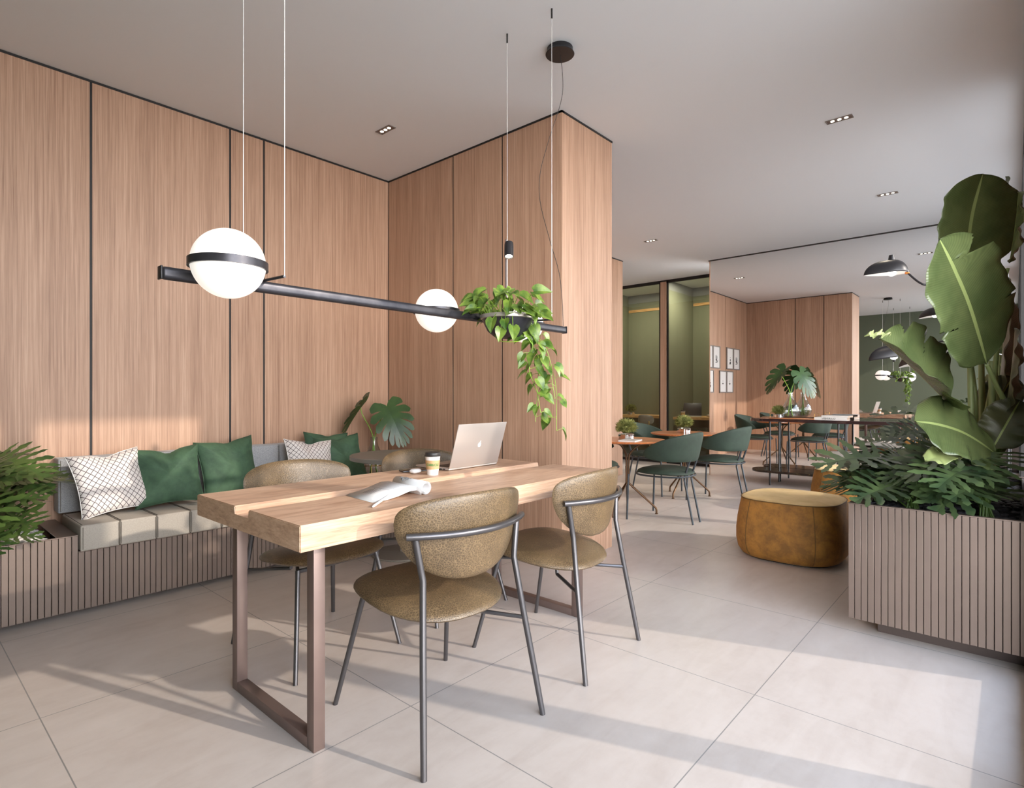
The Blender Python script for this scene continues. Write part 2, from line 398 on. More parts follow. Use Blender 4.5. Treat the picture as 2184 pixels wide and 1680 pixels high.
# ------------------------------------------------------------------ room shell
YW = 4.385; XB = 3.21; XC = 3.868; YC = 2.376; ZC = 3.19; XM = 8.28; YM = 3.405; XG = 9.19; YWIN = -.05; XR = -.12; XE = 7.45
struct(MB().box((XR-.2, YWIN-.25, -.12), (10.6, 7.0, 0)), 'floor', M['floor'])
struct(MB().box((XR-.2, YWIN-.25, ZC), (10.6, 7.0, ZC+.15)), 'ceiling', M['ceiling'])
G = .007
def panel_wall_x(name, y0, y1, cuts, face_low, z1=ZC-.014):
    """wood wall whose face is the plane y = y0 (towards -Y); cuts = x positions of the dark grooves"""
    mb = MB()
    for a, b in zip(cuts, cuts[1:]): mb.box((a+G, y0, 0), (b-G, y0+.03, z1), m=M['wood'])
    mb.box((cuts[0], y0+.004, 0), (cuts[-1], y1, ZC-.002), m=M['black']); return struct(mb, name)
panel_wall_x('wall_left', YW, YW+.2, [XR+G, .925, 1.778, 2.033, XB], True)
mb = MB()
for a, b in zip([3.868, 4.506, 5.087, XE], [4.506, 5.087, XE]): mb.box((a+G, YW, 0), (b-G, YW+.03, ZC-.014), m=M['wood'])
mb.box((3.868, YW+.004, 0), (XE-.03, YW+.2, ZC-.002), m=M['black']); mb.box((XE-.03, YW+.03, 0), (XE-.007, YW+.2, ZC-.014), m=M['wood']); struct(mb, 'wall_left_far')
mb = MB()                                                   # the projecting block: -X face, end face, +X face
for a, b in zip([YC, 2.944, 3.499, YW], [2.944, 3.499, YW]):
    mb.box((XB, a+(G if a > YC else 0), 0), (XB+.03, b-(G if b < YW else 0), ZC-.014), m=M['wood'])
for a, b in zip([YC, 2.873, 3.405, YW], [2.873, 3.405, YW]):
    mb.box((XC-.03, a+(G if a > YC else 0), 0), (XC, b-(G if b < YW else 0), ZC-.014), m=M['wood'])
mb.box((XB+.0302, YC, 0), (XC-.0302, YC+.03, ZC-.014), m=M['wood']); mb.box((XB+.004, YC+.025, 0), (XC-.004, YW+.2, ZC-.002), m=M['black'])
struct(mb, 'wall_back')
struct(MB().box((XR-.2, YWIN-.25, 0), (XR, YW+.2, ZC)), 'wall_rear', M['green_wall'])
struct(MB().box((XR, .0, 0), (XR+.014, YW, .1)), 'baseboard_rear', M['baseboard'])
# mirror wall with its oak edge
o = struct(MB().box((XM, YWIN, 0), (XM+.006, YM-.0125, ZC-.014)), 'wall_mirror', M['mirror'])
struct(MB().box((XM-.004, YM-.012, 0), (XM+.2, YM, ZC-.014)), 'trim_1', M['wood'])
struct(MB().box((XM+.008, YWIN-.05, 0), (XM+.2, YM-.0125, ZC-.001)), 'wall_mirror_backing', M['black'])
struct(MB().box((XM-.012, YWIN, ZC-.014), (XM+.2, YM+.012, ZC)), 'trim_2', M['black'])
# passage beyond the block, booths behind glass
struct(MB().box((6.8, 6.6, 0), (10.6, 6.8, ZC)), 'wall_passage_end', M['wood'])
struct(MB().box((6.6, YW+.2, 0), (6.8, 6.8, ZC)), 'wall_passage_side', M['wood'])
for k, (ya, yb) in enumerate(((4.66, 5.90), (3.39, 4.54))):
    w = struct(MB().box((XG, ya, .0), (XG+.04, yb, .05)).box((XG, ya, ZC-.05), (XG+.04, yb, ZC)).box((XG, ya, 0), (XG+.04, ya+.022, ZC)).box((XG, yb-.022, 0), (XG+.04, yb, ZC)), 'window_%d' % (k+1), M['black'])
    MB().box((XG+.016, ya+.022, .05), (XG+.024, yb-.022, ZC-.05)).build('window_pane', M['pane'], w, flat=True)
struct(MB().box((XG-.01, 4.545, 0), (XG+.05, 4.655, ZC-.03)), 'trim_3', M['wood'])
struct(MB().box((XG-.002, 4.54, ZC-.05), (XG+.045, 4.66, ZC)), 'trim_4', M['black'])
struct(MB().box((XG+.05, 4.53, 0), (10.25, 4.67, ZC-.16)), 'wall_booth_divider', M['booth_wall'])
struct(MB().box((XG-.02, 5.90, 0), (10.25, 6.0, ZC)), 'wall_booth_left', M['booth_wall'])
struct(MB().box((XG+.045, 3.28, 0), (10.25, 3.38, ZC)), 'wall_booth_right', M['booth_wall'])
struct(MB().box((10.25, 3.2, 0), (10.35, 6.0, ZC-.16)), 'wall_booth_back', M['booth_wall'])
struct(MB().box((10.24, 3.38, ZC-.16), (10.35, 5.9, ZC)).box((XG+.05, 4.53, ZC-.16), (10.24, 4.67, ZC)), 'wall_booth_band', M['grey_wall'])
struct(MB().box((10.235, 3.38, ZC-.34), (10.248, 4.52, ZC-.29)).box((10.235, 4.68, ZC-.34), (10.248, 5.89, ZC-.29)), 'trim_5', M['desk_wood'])
# dark shadow gap where the panels meet the ceiling
g = .016
for k, (a, b) in enumerate((((XR, YW-.004, ZC-.014), (XB, YW+.02, ZC)), ((XB-.004, YC-.004, ZC-.014), (XB+.02, YW, ZC)), ((XB-.004, YC-.004, ZC-.014), (XC+.004, YC+.02, ZC)),
        ((XC-.02, YC, ZC-.014), (XC+.004, YW, ZC)), ((XC, YW-.004, ZC-.014), (XE, YW+.02, ZC)))):
    struct(MB().box(a, b), 'trim_%d' % (6+k), M['black'])
# glazed front: black header, sill rail, posts
fr = MB()
fr.box((XR-.2, YWIN-.08, ZC-.09), (XM+.2, YWIN, ZC)); fr.box((XR-.2, YWIN-.08, 0), (XM+.2, YWIN, .07))
for a, b in ((2.10, 2.235), (3.17, 3.24), (4.72, 4.80), (6.05, 6.15), (7.3, 7.4), (XM-.08, XM+.2)): fr.box((a, YWIN-.08, 0), (b, YWIN, ZC))
struct(fr, 'wall_window_front', M['black'])
struct(MB().box((3.24, YWIN-.079, .071), (4.72, YWIN-.05, ZC-.09)), 'wall_window_pier', M['wood'])
struct(MB().box((-4, -1.62, 3.80), (12, YWIN-.0, 3.95)).box((-4, YWIN-.2, ZC+.151), (12, YWIN-.08, 3.799)), 'trim_canopy', M['pavement'])  # unseen canopy and fascia, added to cut sky light near the window
struct(MB().box((-12, -16, -.16), (20, YWIN-.26, -.05)), 'pavement', M['pavement'])

# ------------------------------------------------------------------ lit things: downlights
def downlight(x, y, n_, label, w=.032, along='y'):
    t = thing('recessed_downlight', label, 'ceiling light', (x, y, ZC-.001), 0 if along == 'x' else pi/2, 'recessed downlights')
    L = .022*n_ + .02
    m_ = MB(); m_.box((-L, -w, -.004), (L, -w+.006, .0)).box((-L, w-.006, -.004), (L, w, .0)).box((-L, -w+.006, -.004), (-L+.006, w-.006, 0)).box((L-.006, -w+.006, -.004), (L, w-.006, 0))
    m_.build('frame', M['frame_grey'], t, flat=True)
    MB().box((-L+.006, -w+.006, -.0015), (L-.006, w-.006, 0)).build('recess', M['leg_brown'], t, flat=True)
    for i in range(n_):
        cx = (i-(n_-1)/2)*.044
        MB().lathe([(.013, -.003), (.013, -.0016)], (cx, 0, 0), 14).build('spot_lens', M['spot'], t)
    l = bpy.data.lights.new('downlight_beam', 'SPOT'); l.energy = 14; l.color = (1, .86, .66); l.spot_size = math.radians(95); l.spot_blend = .8; l.shadow_soft_size = .03
    lo = bpy.data.objects.new('downlight_beam', l); C.objects.link(lo); lo.parent = t; lo.location = (0, 0, -.012)
    return t
downlight(2.565, 3.543, 3, 'recessed triple downlight in the ceiling above the bench corner')
downlight(4.646, .951, 3, 'recessed triple downlight in the ceiling nearest the window at upper right')
downlight(6.692, .946, 3, 'recessed triple downlight in the ceiling close to the mirror wall')
downlight(6.701, 3.532, 3, 'recessed triple downlight in the ceiling above the green chairs')

# ------------------------------------------------------------------ oak table
TX0, TX1, TY0, TY1, TZ = .885, 2.66, 1.665, 2.505, .79
tb = thing('work_table', 'long pale oak table with a grooved top on brown steel loop legs', 'table', (0, 0, 0))
gy0, gy1 = 2.03, 2.145
prof = [(TY0, .705), (TY1, .705), (TY1, TZ), (gy1, TZ), (gy1, TZ-.032), (gy0, TZ-.032), (gy0, TZ), (TY0, TZ)]
m_ = MB(); bmt = m_.bm
A = [bmt.verts.new((TX0, y, z)) for y, z in prof]; B = [bmt.verts.new((TX1, y, z)) for y, z in prof]
for j in range(8): bmt.faces.new((A[j], A[(j+1) % 8], B[(j+1) % 8], B[j]))
bmt.faces.new(A[::-1]); bmt.faces.new(B)
bmesh.ops.bevel(bmt, geom=[e for e in bmt.edges], offset=.003, segments=2, affect='EDGES')
top = m_.build('tabletop', M['table_wood'], tb)
for x in (.98, 2.515):
    m_ = MB(); y0, y1, w_, d_ = 1.752, 2.395, .045, .042
    m_.box((x, y0, 0), (x+d_, y0+w_, .705), .0015).box((x, y1-w_, 0), (x+d_, y1, .705), .0015).box((x, y0+w_, 0), (x+d_, y1-w_, .038), .0015).box((x, y0+w_, .69), (x+d_, y1-w_, .705))
    m_.build('leg_frame', M['leg_brown'], tb)

# ------------------------------------------------------------------ olive leather chairs
def olive_chair(label):
    t = thing('leather_chair', label, 'chair', group='olive leather chairs around the oak table')
    R = .0115
    for sx in (-1, 1):
        m_ = MB().tube([(sx*.265, .30, 0), (sx*.205, .205, .40), (sx*.199, .195, .435)], [.0095, R], 12); m_.build('leg', M['gunmetal'], t)
        m_ = MB().tube([(sx*.268, -.30, 0), (sx*.2495, -.271, .18), (sx*.228, -.238, .38), (sx*.207, -.207, .585), (sx*.213, -.204, .62), (sx*.232, -.197, .735)], [.0105, R, R, R, R, R], 12); m_.build('leg', M['gunmetal'], t)
    fr_ = MB().tube([(-.198, .19, .430), (.198, .19, .430)], .010, 8)
    for sx in (-1, 1):
        fr_.tube([(sx*.231, -.243, .358), (sx*.10, -.06, .372)], .008, 8).tube([(sx*.10, -.06, .372), (sx*.095, -.05, .428)], .008, 8)
        fr_.tube([(sx*.198, .19, .430), (sx*.09, -.02, .433)], .008, 8)
    fr_.build('seat_frame', M['gunmetal'], t)
    out = []
    for a, b in sup(.265, .245, 2.7, 40):
        w_ = 1 - .10*(b < 0)*(-b/.245)**2 + .02*(b/.245)
        out.append((a*w_, b))
    def seat(a, b, h): return (a, b*1.07+.045, .450 + .115*b + h*(1 if h > 0 else .6) - .012*max(0, b/.25)**3 + .010*(a/.26)**2)
    MB().puff(out, seat, .039, 9, .5).build('seat', M['leather'], t)
    out = []                                                    # D-shaped backrest: wide upper part, rounded bottom
    K = 44
    for i in range(K):
        th_ = 2*pi*i/K; c, s_ = math.cos(th_), math.sin(th_)
        a = .284*math.copysign(abs(c)**(2/2.3), c) + .003
        b = (.092*abs(s_)**(2/3.2)) if s_ > 0 else -.214*abs(s_)**(2/2.05)
        if s_ < 0: a *= (1-.06*abs(s_))
        out.append((a, b + .772))
    def back(a, b, h):
        y = -.252 + 1.35*a*a + .10*(.86-b)*(b < .86) - .05*(b-.6)
        nx, ny = 2.7*a, -1.0; q = math.hypot(nx, ny); return (a + h*nx/q*.9, y + h*ny/q, b)
    MB().puff(out, back, .019, 8, .42).build('backrest', M['leather'], t)
    arc = []
    for i in range(17):
        a = -.262 + .524*i/16; arc.append((a*1.0, -.252 + 1.35*a*a + .0125 - .0465, .735))
    MB().tube(arc, .012, 12).build('back_rail', M['gunmetal'], t)
    return t
c1 = olive_chair('olive leather chair nearest the viewer, back turned, in front of the table'); c1.location = (1.43, 1.648, 0); c1.rotation_euler = (0, 0, math.radians(-5))
dup(c1, (2.19, 1.648, 0), math.radians(5.5), 'olive leather chair with its back turned, at the right near side of the table')
dup(c1, (1.425, 2.52, 0), pi, 'olive leather chair across the table, between the oak table and the cushioned bench')
dup(c1, (2.19, 2.52, 0), pi, 'olive leather chair across the table, behind the coffee cup and laptop')

# ------------------------------------------------------------------ bench with planter box (built in along the oak wall)
YF = 3.80
def slatted(mb, x0, x1, z0, z1, fn, pitch=.0286, th=.012):
    n_ = max(1, round((x1-x0)/pitch)); p = (x1-x0)/n_
    for i in range(n_):
        a, b = x0+i*p+.0012, x0+(i+1)*p-.0012
        mb.box(*fn(a, b, z0, z1, th), bevel=.0012, seg=1)
    return mb
bench = thing('bench_planter', 'low bronze slatted bench with a raised planter box along the oak wall', 'bench', (0, 0, 0))
fx = lambda a, b, z0, z1, th: ((a, YF, z0), (b, YF+th, z1))
m_ = slatted(MB(), XR+.01, .745, .03, .432, fx); slatted(m_, .745, 3.205, .03, .342, fx); m_.build('slats', M['slat'], bench)
m_ = MB(); m_.box((XR+.01, YF+.013, .03), (.74, YF+.03, .425)); m_.box((.745, YF+.013, .03), (3.205, YW-.002, .335)); m_.box((.72, YF+.03, .03), (.744, YW-.002, .425))
m_.build('carcass', M['slat_dark'], bench, flat=True)
m_ = MB(); m_.box((XR+.01, YF, .4325), (.745, YF+.016, .437)); m_.box((.655, YF+.016, .4325), (.745, YW-.002, .437)); m_.box((XR+.01, YW-.04, .4325), (.655, YW-.002, .437)); m_.box((.746, YF, .3425), (3.205, YW-.002, .346)); m_.build('top_edge', M['slat'], bench, flat=True)
MB().box((XR+.01, YF+.085, 0), (3.205, YW-.002, .0295)).build('plinth', M['kick'], bench, flat=True)
MB().box((XR+.01, YF+.031, .3), (.655, YW-.003, .398)).build('gravel_bed', M['soil'], bench, flat=True)

def pebbles(name, label, x0, x1, y0, y1, z, mat, n_, r=(.011, .018)):
    mb = MB()
    t0 = bmesh.new(); bmesh.ops.create_icosphere(t0, subdivisions=2, radius=1)
    vs_ = [v.co.copy() for v in t0.verts]; fs_ = [[v.index for v in f.verts] for f in t0.faces]; t0.free()
    for i in range(n_):
        c = Vector((random.uniform(x0, x1), random.uniform(y0, y1), z + random.uniform(0, .008))); q = random.uniform(*r)
        mt = Matrix.Translation(c) @ Matrix.Rotation(random.uniform(0, 6.3), 4, 'Z') @ Matrix.Rotation(random.uniform(-.4, .4), 4, 'X') @ Matrix.Diagonal((q*1.25, q, q*.62, 1))
        V_ = [mb.bm.verts.new(mt @ v) for v in vs_]
        for f in fs_: mb.bm.faces.new([V_[k] for k in f]).smooth = True
    return tag(mb.build(name, mat, normals=False), label, 'pebbles', None, 'stuff')
pebbles('white_pebbles', 'white pebbles filling the low planter box at the end of the bench', XR+.06, .635, YF+.045, YW-.05, .402, M['pebble'], 560)

# seat and back cushions
def cushion(label, x0, x1, z0, z1, y0, y1, mat, name, nseg, lean=0):
    t = thing(name, label, 'cushion', ((x0+x1)/2, 0, z0))
    w_ = (x1-x0)/nseg
    mb = MB()
    for i in range(nseg):
        a, b = x0+i*w_ - (x0+x1)/2, x0+(i+1)*w_ - (x0+x1)/2
        mb.box((a+.001, y0, 0), (b-.001, y1, z1-z0), .009, seg=4)
    o = mb.build('upholstery', mat, t)
    seams = [x0+i*w_ - (x0+x1)/2 + dx for i in range(1, nseg) for dx in (-.006, .006)] + [(x0-x1)/2+.012, (x1-x0)/2-.012]
    for a in seams:
        p = [(a, y0-.0005, .01), (a, y0-.0005, z1-z0-.012), (a, y0+.012, z1-z0+.0003)]
        if z1-z0 < .2: p.append((a, y1-.02, z1-z0+.0003))
        MB().tube(p, .0018, 5).build('stitched_seam', M['seam'], t)
    return t
cushion('long taupe seat cushion in stitched blocks lying on the bench', .75, 2.76, .348, .488, YF-.02, 4.235, M['linen'], 'seat_cushion', 11)
cushion('long grey woollen back cushion standing against the oak wall', .735, 2.76, .49, .815, 4.245, 4.375, M['wool'], 'back_cushion', 3)

def pillow(label, c, size, rz, lean, roll, mat, piping, dent=0):
    t = thing('throw_pillow', label, 'pillow', c, 0, 'throw pillows on the bench')
    s2 = size/2; out = []
    K = 14
    cs = [(-s2, -s2), (s2, -s2), (s2, s2), (-s2, s2)]
    for q in range(4):
        a, b = Vector(cs[q]), Vector(cs[(q+1) % 4]); nrm = Vector((-(b-a).y, (b-a).x)).normalized()
        for j in range(K):
            u = j/K; p = a.lerp(b, u) + nrm*(.055*size*math.sin(pi*u)**.8) + (nrm*.07*size*math.exp(-((u-.45)/.12)**2)*dent if q == 2 else nrm*0)
            out.append((p.x, p.y))
    def fn(a, b, h):
        k = max(abs(a), abs(b))/s2; w_ = 1
        wr = .004*math.sin(a*40+b*22)+.003*math.sin(b*55-a*18)
        return (a, -h + (wr if abs(h) > .004 else 0) + .03*dent*math.exp(-((a/.05)**2))*max(0, b/s2), b)
    mt = Matrix.Rotation(rz, 4, 'Z') @ Matrix.Rotation(lean, 4, 'X') @ Matrix.Rotation(roll, 4, 'Y')
    t.rotation_euler = mt.to_euler()
    MB().puff(out, fn, size*.17, 9, 1.15).build('pillow_cover', mat, t)
    MB().tube([fn(a, b, 0) for a, b in out], .0032, 6, closed=True).build('piping', piping, t)
    return t
LE = math.radians(-22)
pillow('white throw pillow with a dark lattice at the left end of the bench', (.955, 4.06, .675), .385, math.radians(8), LE, math.radians(-5), M['lattice'], M['paper'], .6)
pillow('dark green velvet throw pillow beside the left lattice pillow', (1.265, 4.07, .68), .385, math.radians(-10), LE, math.radians(-3), M['pillow_green'], M['pillow_green'], .9)
pillow('dark green velvet throw pillow standing alone left of the chair back', (1.655, 4.10, .69), .41, math.radians(6), math.radians(-14), math.radians(-4), M['pillow_green'], M['pillow_green'], .5)
pillow('white lattice throw pillow in front of two green pillows', (2.235, 4.04, .67), .385, 0, LE, math.radians(5), M['lattice'], M['paper'], .7)
pillow('green velvet throw pillow right behind the lattice pillow, nearer of two', (2.53, 4.09, .68), .395, math.radians(-4), LE, math.radians(-3), M['pillow_green'], M['pillow_green'], .6)
pillow('green velvet throw pillow tucked rearmost against the back cushion', (2.46, 4.19, .70), .385, math.radians(-2), math.radians(-12), math.radians(4), M['pillow_green'], M['pillow_green'], .5)

# ------------------------------------------------------------------ grey pedestal table by the bench
pt = thing('pedestal_table', 'round grey pedestal table on a disc base in the corner by the bench', 'table', (2.66, 3.46, 0))
MB().lathe([(.36, .712), (.385, .718), (.385, .744), (.38, .748)], (0, 0, 0), 64).build('tabletop', M['grey_top'], pt)
MB().lathe([(.022, .018), (.022, .711)], (0, 0, 0), 24).build('pole', M['grey_top'], pt)
MB().lathe([(.225, 0), (.23, .006), (.225, .012), (.03, .018)], (0, 0, 0), 48).build('base', M['grey_top'], pt)

# ------------------------------------------------------------------ leaves
view = -FD
def frame(base, tip, normal):
    y = (Vector(tip)-Vector(base)); L = y.length; y.normalize(); z = Vector(normal); z = (z - y*z.dot(y))
    z = z.normalized() if z.length > 1e-5 else y.orthogonal().normalized()
    x = y.cross(z); m = Matrix(((x.x, y.x, z.x, base[0]), (x.y, y.y, z.y, base[1]), (x.z, y.z, z.z, base[2]), (0, 0, 0, 1)))
    return m, L
def lobed_leaf(mb, base, tip, normal, n=7, width=.8, join=.2, gap=.2, droop=.15, fold=.15, wob=.0, seg=7, back=.28, m=None, curl=.0, pin=False):
    F, L = frame(base, tip, normal); k = mb._mi(m); bm = mb.bm
    def P(x, y): return bm.verts.new(F @ Vector((x, y, -droop*L*(max(0, y)/L)**2*1.0 + fold*abs(x) - curl*(x*x)/L - .02*L*math.sin(9*y/L)*abs(x)/L)))
    for s in (-1, 1):
        bord = []
        for i in range(n+1):
            t = i/n; o = Vector((0, L*(.02 + .93*t**1.1))); phi = (math.radians(128 - 92*t) if pin else math.radians(148 - 148*t**.62)) if i < n else 0
            if i == 0: o = Vector((0, .0))
            prof = (math.sin(pi*min(1, .22+.78*t))**.55) if t < 1 else 0
            rho = L*width*.5*(prof if i < n else 0) + (L*.05 if i == n else L*.02)
            if i == 0: rho = L*back
            if pin and 0 < i < n: rho *= 1.12 if i % 2 else .98
            bord.append((o, phi, rho))
        def B(i, u):
            o, phi, rho = bord[i]; ph = phi - .25*u*(phi > .1) + (.10*math.sin(i*2.3+s+L*90)*u if pin and phi > .1 else 0)
            return o + Vector((math.sin(ph), math.cos(ph)))*rho*u
        for i in range(n):
            prevs = None; rl = 1 + (random.uniform(-.12, .1) if wob else 0)
            for j in range(seg+1):
                u = j/seg
                if u <= join: g_ = 0
                else:
                    v_ = (u-join)/(1-join); g_ = gap*min(1, v_*4) + (.49-gap)*max(0, (v_-.62)/.38)**2 + (wob*math.sin(j*1.7+i) if v_ < .9 else 0); g_ = max(0, min(.49, g_))
                a, b = B(i, u*rl), B(i+1, u*rl)
                if i == n-1: b = Vector((0, L*(.90+.1*u)))
                mid = a.lerp(b, .5); e = (a+b)*.5
                ext = 1 + .10*(u > .8)
                l_, r_ = a.lerp(b, g_), a.lerp(b, 1-g_)
                if i == n-1: r_ = b
                V_ = (P(s*l_.x, l_.y), P(s*mid.x*1.0, mid.y), P(s*r_.x, r_.y))
                if prevs:
                    for q in range(2):
                        try: f = bm.faces.new((prevs[q], prevs[q+1], V_[q+1], V_[q])); f.smooth = True; f.material_index = k
                        except ValueError: pass
                prevs = V_
def paddle_leaf(name, base, tip, normal, width, parent, mat, tears=(), fold=.18, droop=.15, tipw=.5, basew=.75, wave=.01, nx=8, ny=84, bend=0, label=None, th=.0006):
    F, L = frame(base, tip, normal); mb = MB(); bm = mb.bm; uvl = bm.loops.layers.uv.new('UVMap')
    rows = []
    for j in range(ny+1):
        t = j/ny; row = []
        base_p = (1-(1-min(1, t/.30))**2.2)**.6 if t < .30 else 1.0
        tip_p = (1-max(0, (t-.62)/.38)**2.3)**.62
        w0 = width/2*base_p*tip_p*(1-.08*abs(t-.5))
        for i in range(-nx, nx+1):
            u = i/nx; w_ = w0
            for side, tt, dw, dp in tears:
                if (u > 0) == (side > 0) and u != 0:
                    # a tear runs slanted towards the tip from the midrib to the edge
                    q = t - tt - abs(u)*.11
                    if abs(q) < dw: w_ *= 1 - dp*(1-abs(q)/dw)*abs(u)**1.0
            x = u*w_ + bend*L*math.sin(pi*t)*1.0
            z = fold*abs(u)*w_ - droop*L*t*t + wave*math.sin(t*17+u*2)*abs(u) + wave*.5*math.sin(t*41)*abs(u)**2
            row.append((bm.verts.new(F @ Vector((x, L*(t + .04*abs(u)*(1-t)), z))), (u*.5+.5, t)))
        rows.append(row)
    for A_, B_ in zip(rows, rows[1:]):
        for i in range(2*nx):
            q = (A_[i], A_[i+1], B_[i+1], B_[i])
            f = bm.faces.new([v for v, _ in q]); f.smooth = True
            for lp, (_, uv) in zip(f.loops, q): lp[uvl].uv = uv
    o = mb.build(name, mat, parent, normals=False)
    sd = o.modifiers.new('thickness', 'SOLIDIFY'); sd.thickness = th
    if label: o['label'] = label
    return o
def heart_leaf(mb, base, tip, normal, w=.8, m=None, fold=.35):
    F, L = frame(base, tip, normal); k = mb._mi(m); bm = mb.bm
    rows = []
    for y, x in ((-.12, .24), (0.02, .42), (.25, .5), (.5, .42), (.75, .22), (1.0, 0.0)):
        yc = max(0, y); zc = -.25*yc*yc
        rows.append([bm.verts.new(F @ Vector((s*x*w*L, y*L if s else yc*L, (zc + (fold*x if s else 0))*L))) for s in (-1, 0, 1)])
    for A_, B_ in zip(rows, rows[1:]):
        for i in range(2):
            try: f = bm.faces.new((A_[i], A_[i+1], B_[i+1], B_[i])); f.smooth = True; f.material_index = k
            except ValueError: pass
def philodendron(label, c, zs, n_, r=(.25, .45), h=(.1, .45), az=(0, 2*pi), mat='philo', L=(.24, .34), seed=1, down=.35, width=1.2, box=None, rim=None, bounds=None):
    """split-leaf plant: n_ petioles fanning from the root, each with one lobed leaf facing outwards and up; leaves stay clear of the box rim and the walls"""
    rnd = random.Random(seed); random.seed(seed); c = Vector(c)
    t = thing('split_leaf_philodendron', label, 'plant', c)
    fo, st = MB(), MB(); i = 0; tries = 0
    while i < n_ and tries < n_*14:
        tries += 1
        a = rnd.uniform(az[0], az[1]); e = rnd.random()
        rr = r[0] + (r[1]-r[0])*rnd.random(); hh = h[0] + (h[1]-h[0])*(1-e)
        d = Vector((math.cos(a), math.sin(a), 0)); p0 = Vector((rnd.uniform(-.03, .03), rnd.uniform(-.03, .03), zs))
        p3 = d*rr*.62 + Vector((0, 0, zs + hh)); p1 = d*rr*.15 + Vector((0, 0, zs + hh*.6))
        l = rnd.uniform(*L); side = Vector((-d.y, d.x, 0))*rnd.uniform(-.35, .35)
        tipv = (d + side + Vector((0, 0, rnd.uniform(-down-.2, -down+.45)))).normalized(); tip = p3 + tipv*l
        w3, wt_ = c + p3, c + tip
        if rim:
            p3.z = max(p3.z, rim + .05)
            out3 = not (box[0]-.02 < w3.x < box[1]+.02 and box[2]-.02 < w3.y < box[3]+.02)
            if not out3: tip.z = max(tip.z, rim + .055)
        if bounds and not all(bounds[0]+.08 < q.x < bounds[1] and bounds[2]+.12 < q.y < bounds[3]-.08 for q in (w3, wt_)): continue
        i += 1
        st.tube([p0, p1, p3], [.006, .003], 6, smooth=5)
        nrm = Vector((0, 0, 1)) + d*.6 + side*.5 + view*.35
        lobed_leaf(fo, p3, tip, nrm, rnd.choice((7, 8)), width*rnd.uniform(.85, 1.1), .10, .24, .22, .20, .055, 14, .42, pin=True)
    st.build('stems', M['stem'], t); fo.build('foliage', M[mat], t, normals=False)
    return t
philodendron('bushy split-leaf philodendron in the low planter at the end of the bench', (.23, 4.04, 0), .40, 44, (.08, .46), (.08, .50), seed=3, L=(.20, .30), down=.1, box=(XR, .745, YF, YW), rim=.44, bounds=(XR, 3, 3.3, YW))
philodendron('second split-leaf plant at the front left rim of the bench planter', (.26, 3.93, 0), .40, 10, (.14, .36), (.03, .18), az=(-2.6, -.4), seed=8, L=(.2, .26), down=.5, box=(XR, .745, YF, YW), rim=.44, bounds=(XR, 3, 3.3, YW))

# ------------------------------------------------------------------ tall planter on the right
PXa, PXb, PYa, PYb, PZb, PZt = 3.27, 5.05, -.045, .63, .075, .65
pl = thing('slatted_planter', 'waist-high bronze slatted planter box in front of the window at right', 'planter', (0, 0, 0))
m_ = MB()
def fpx(a, b, z0, z1, th): return ((PXa, a, z0), (PXa+th, b, z1))
def fpy(a, b, z0, z1, th): return ((a, PYb-th, z0), (b, PYb, z1))
slatted(m_, PYa, PYb, PZb, PZt, fpx, .0285); slatted(m_, PXa+.013, PXb, PZb, PZt, fpy, .0285)
m_.build('slats', M['slat'], pl)
m_ = MB().box((PXa+.0125, PYa, PZb), (PXa+.022, PYb-.013, PZt-.003)).box((PXa+.022, PYb-.022, PZb), (PXb, PYb-.0125, PZt-.003)).box((PXb-.02, PYa, PZb), (PXb, PYb-.022, PZt)).box((PXa+.022, PYa, PZb), (PXb-.02, PYa+.012, PZt-.003)).box((PXa+.02, PYa+.01, PZb), (PXb-.02, PYb-.02, PZb+.02))
m_.build('box', M['slat_dark'], pl, flat=True)
m_ = MB().box((PXa, PYa, PZt), (PXa+.024, PYb, PZt+.004)).box((PXa+.024, PYb-.075, PZt), (PXb, PYb, PZt+.004)).box((PXb-.03, PYa, PZt), (PXb, PYb-.075, PZt+.004)); m_.build('rim', M['slat'], pl, flat=True)
MB().box((PXa+.11, PYa, 0), (PXb-.1, PYb-.11, PZb)).build('plinth', M['kick'], pl, flat=True)
MB().box((PXa+.023, PYa+.013, .3), (PXb-.021, PYb-.023, PZt-.06)).build('gravel_bed', M['soil'], pl, flat=True)
pebbles('dark_pebbles', 'dark slate pebbles filling the tall slatted planter', PXa+.04, PXb-.1, PYa+.03, PYb-.04, PZt-.058, M['pebble_dark'], 900, (.012, .02))

# bird-of-paradise with paddle leaves
st_root = Vector((4.10, .22, PZt-.05))
sp = thing('bird_of_paradise', 'tall bird-of-paradise plant with big paddle leaves in the slatted planter', 'plant', st_root)
def rel(p): return Vector(p) - st_root
view = -FD
def stalk(pts, r0=.016, r1=.006, mat='stem_pale'):
    MB().tube([rel(p) for p in pts], [r0, r1], 10, smooth=6).build('stalk', M[mat], sp)
L1b, L1t = PD(2105, 778, 2.78), PD(1988, 512, 2.62)
paddle_leaf('leaf', rel(L1b), rel(L1t), view + Vector((0, 0, .25)), .47, sp, M['banana'], [(1, .70, .06, 1.0), (-1, .92, .03, .5), (-1, .30, .010, .6), (1, .22, .008, .5)], .14, -.05, bend=.05)
stalk([st_root + Vector((.02, .0, 0)), PD(2175, 900, 2.95), PD(2140, 850, 2.85), L1b], .017, .009)
L2b, L2t = PD(2066, 560, 3.15), PD(2088, 374, 3.10)
paddle_leaf('leaf', rel(PD(2110, 610, 3.22)), rel(PD(2146, 376, 3.2)), view + RD*.9, .17, sp, M['banana'], (), .3, .0)
paddle_leaf('leaf', rel(L2b + (L2b-L2t)*.12), rel(L2t), view + Vector((0, 0, .3)), .42, sp, M['banana'], [(-1, .93, .02, .7)], .28, -.05, bend=-.04)
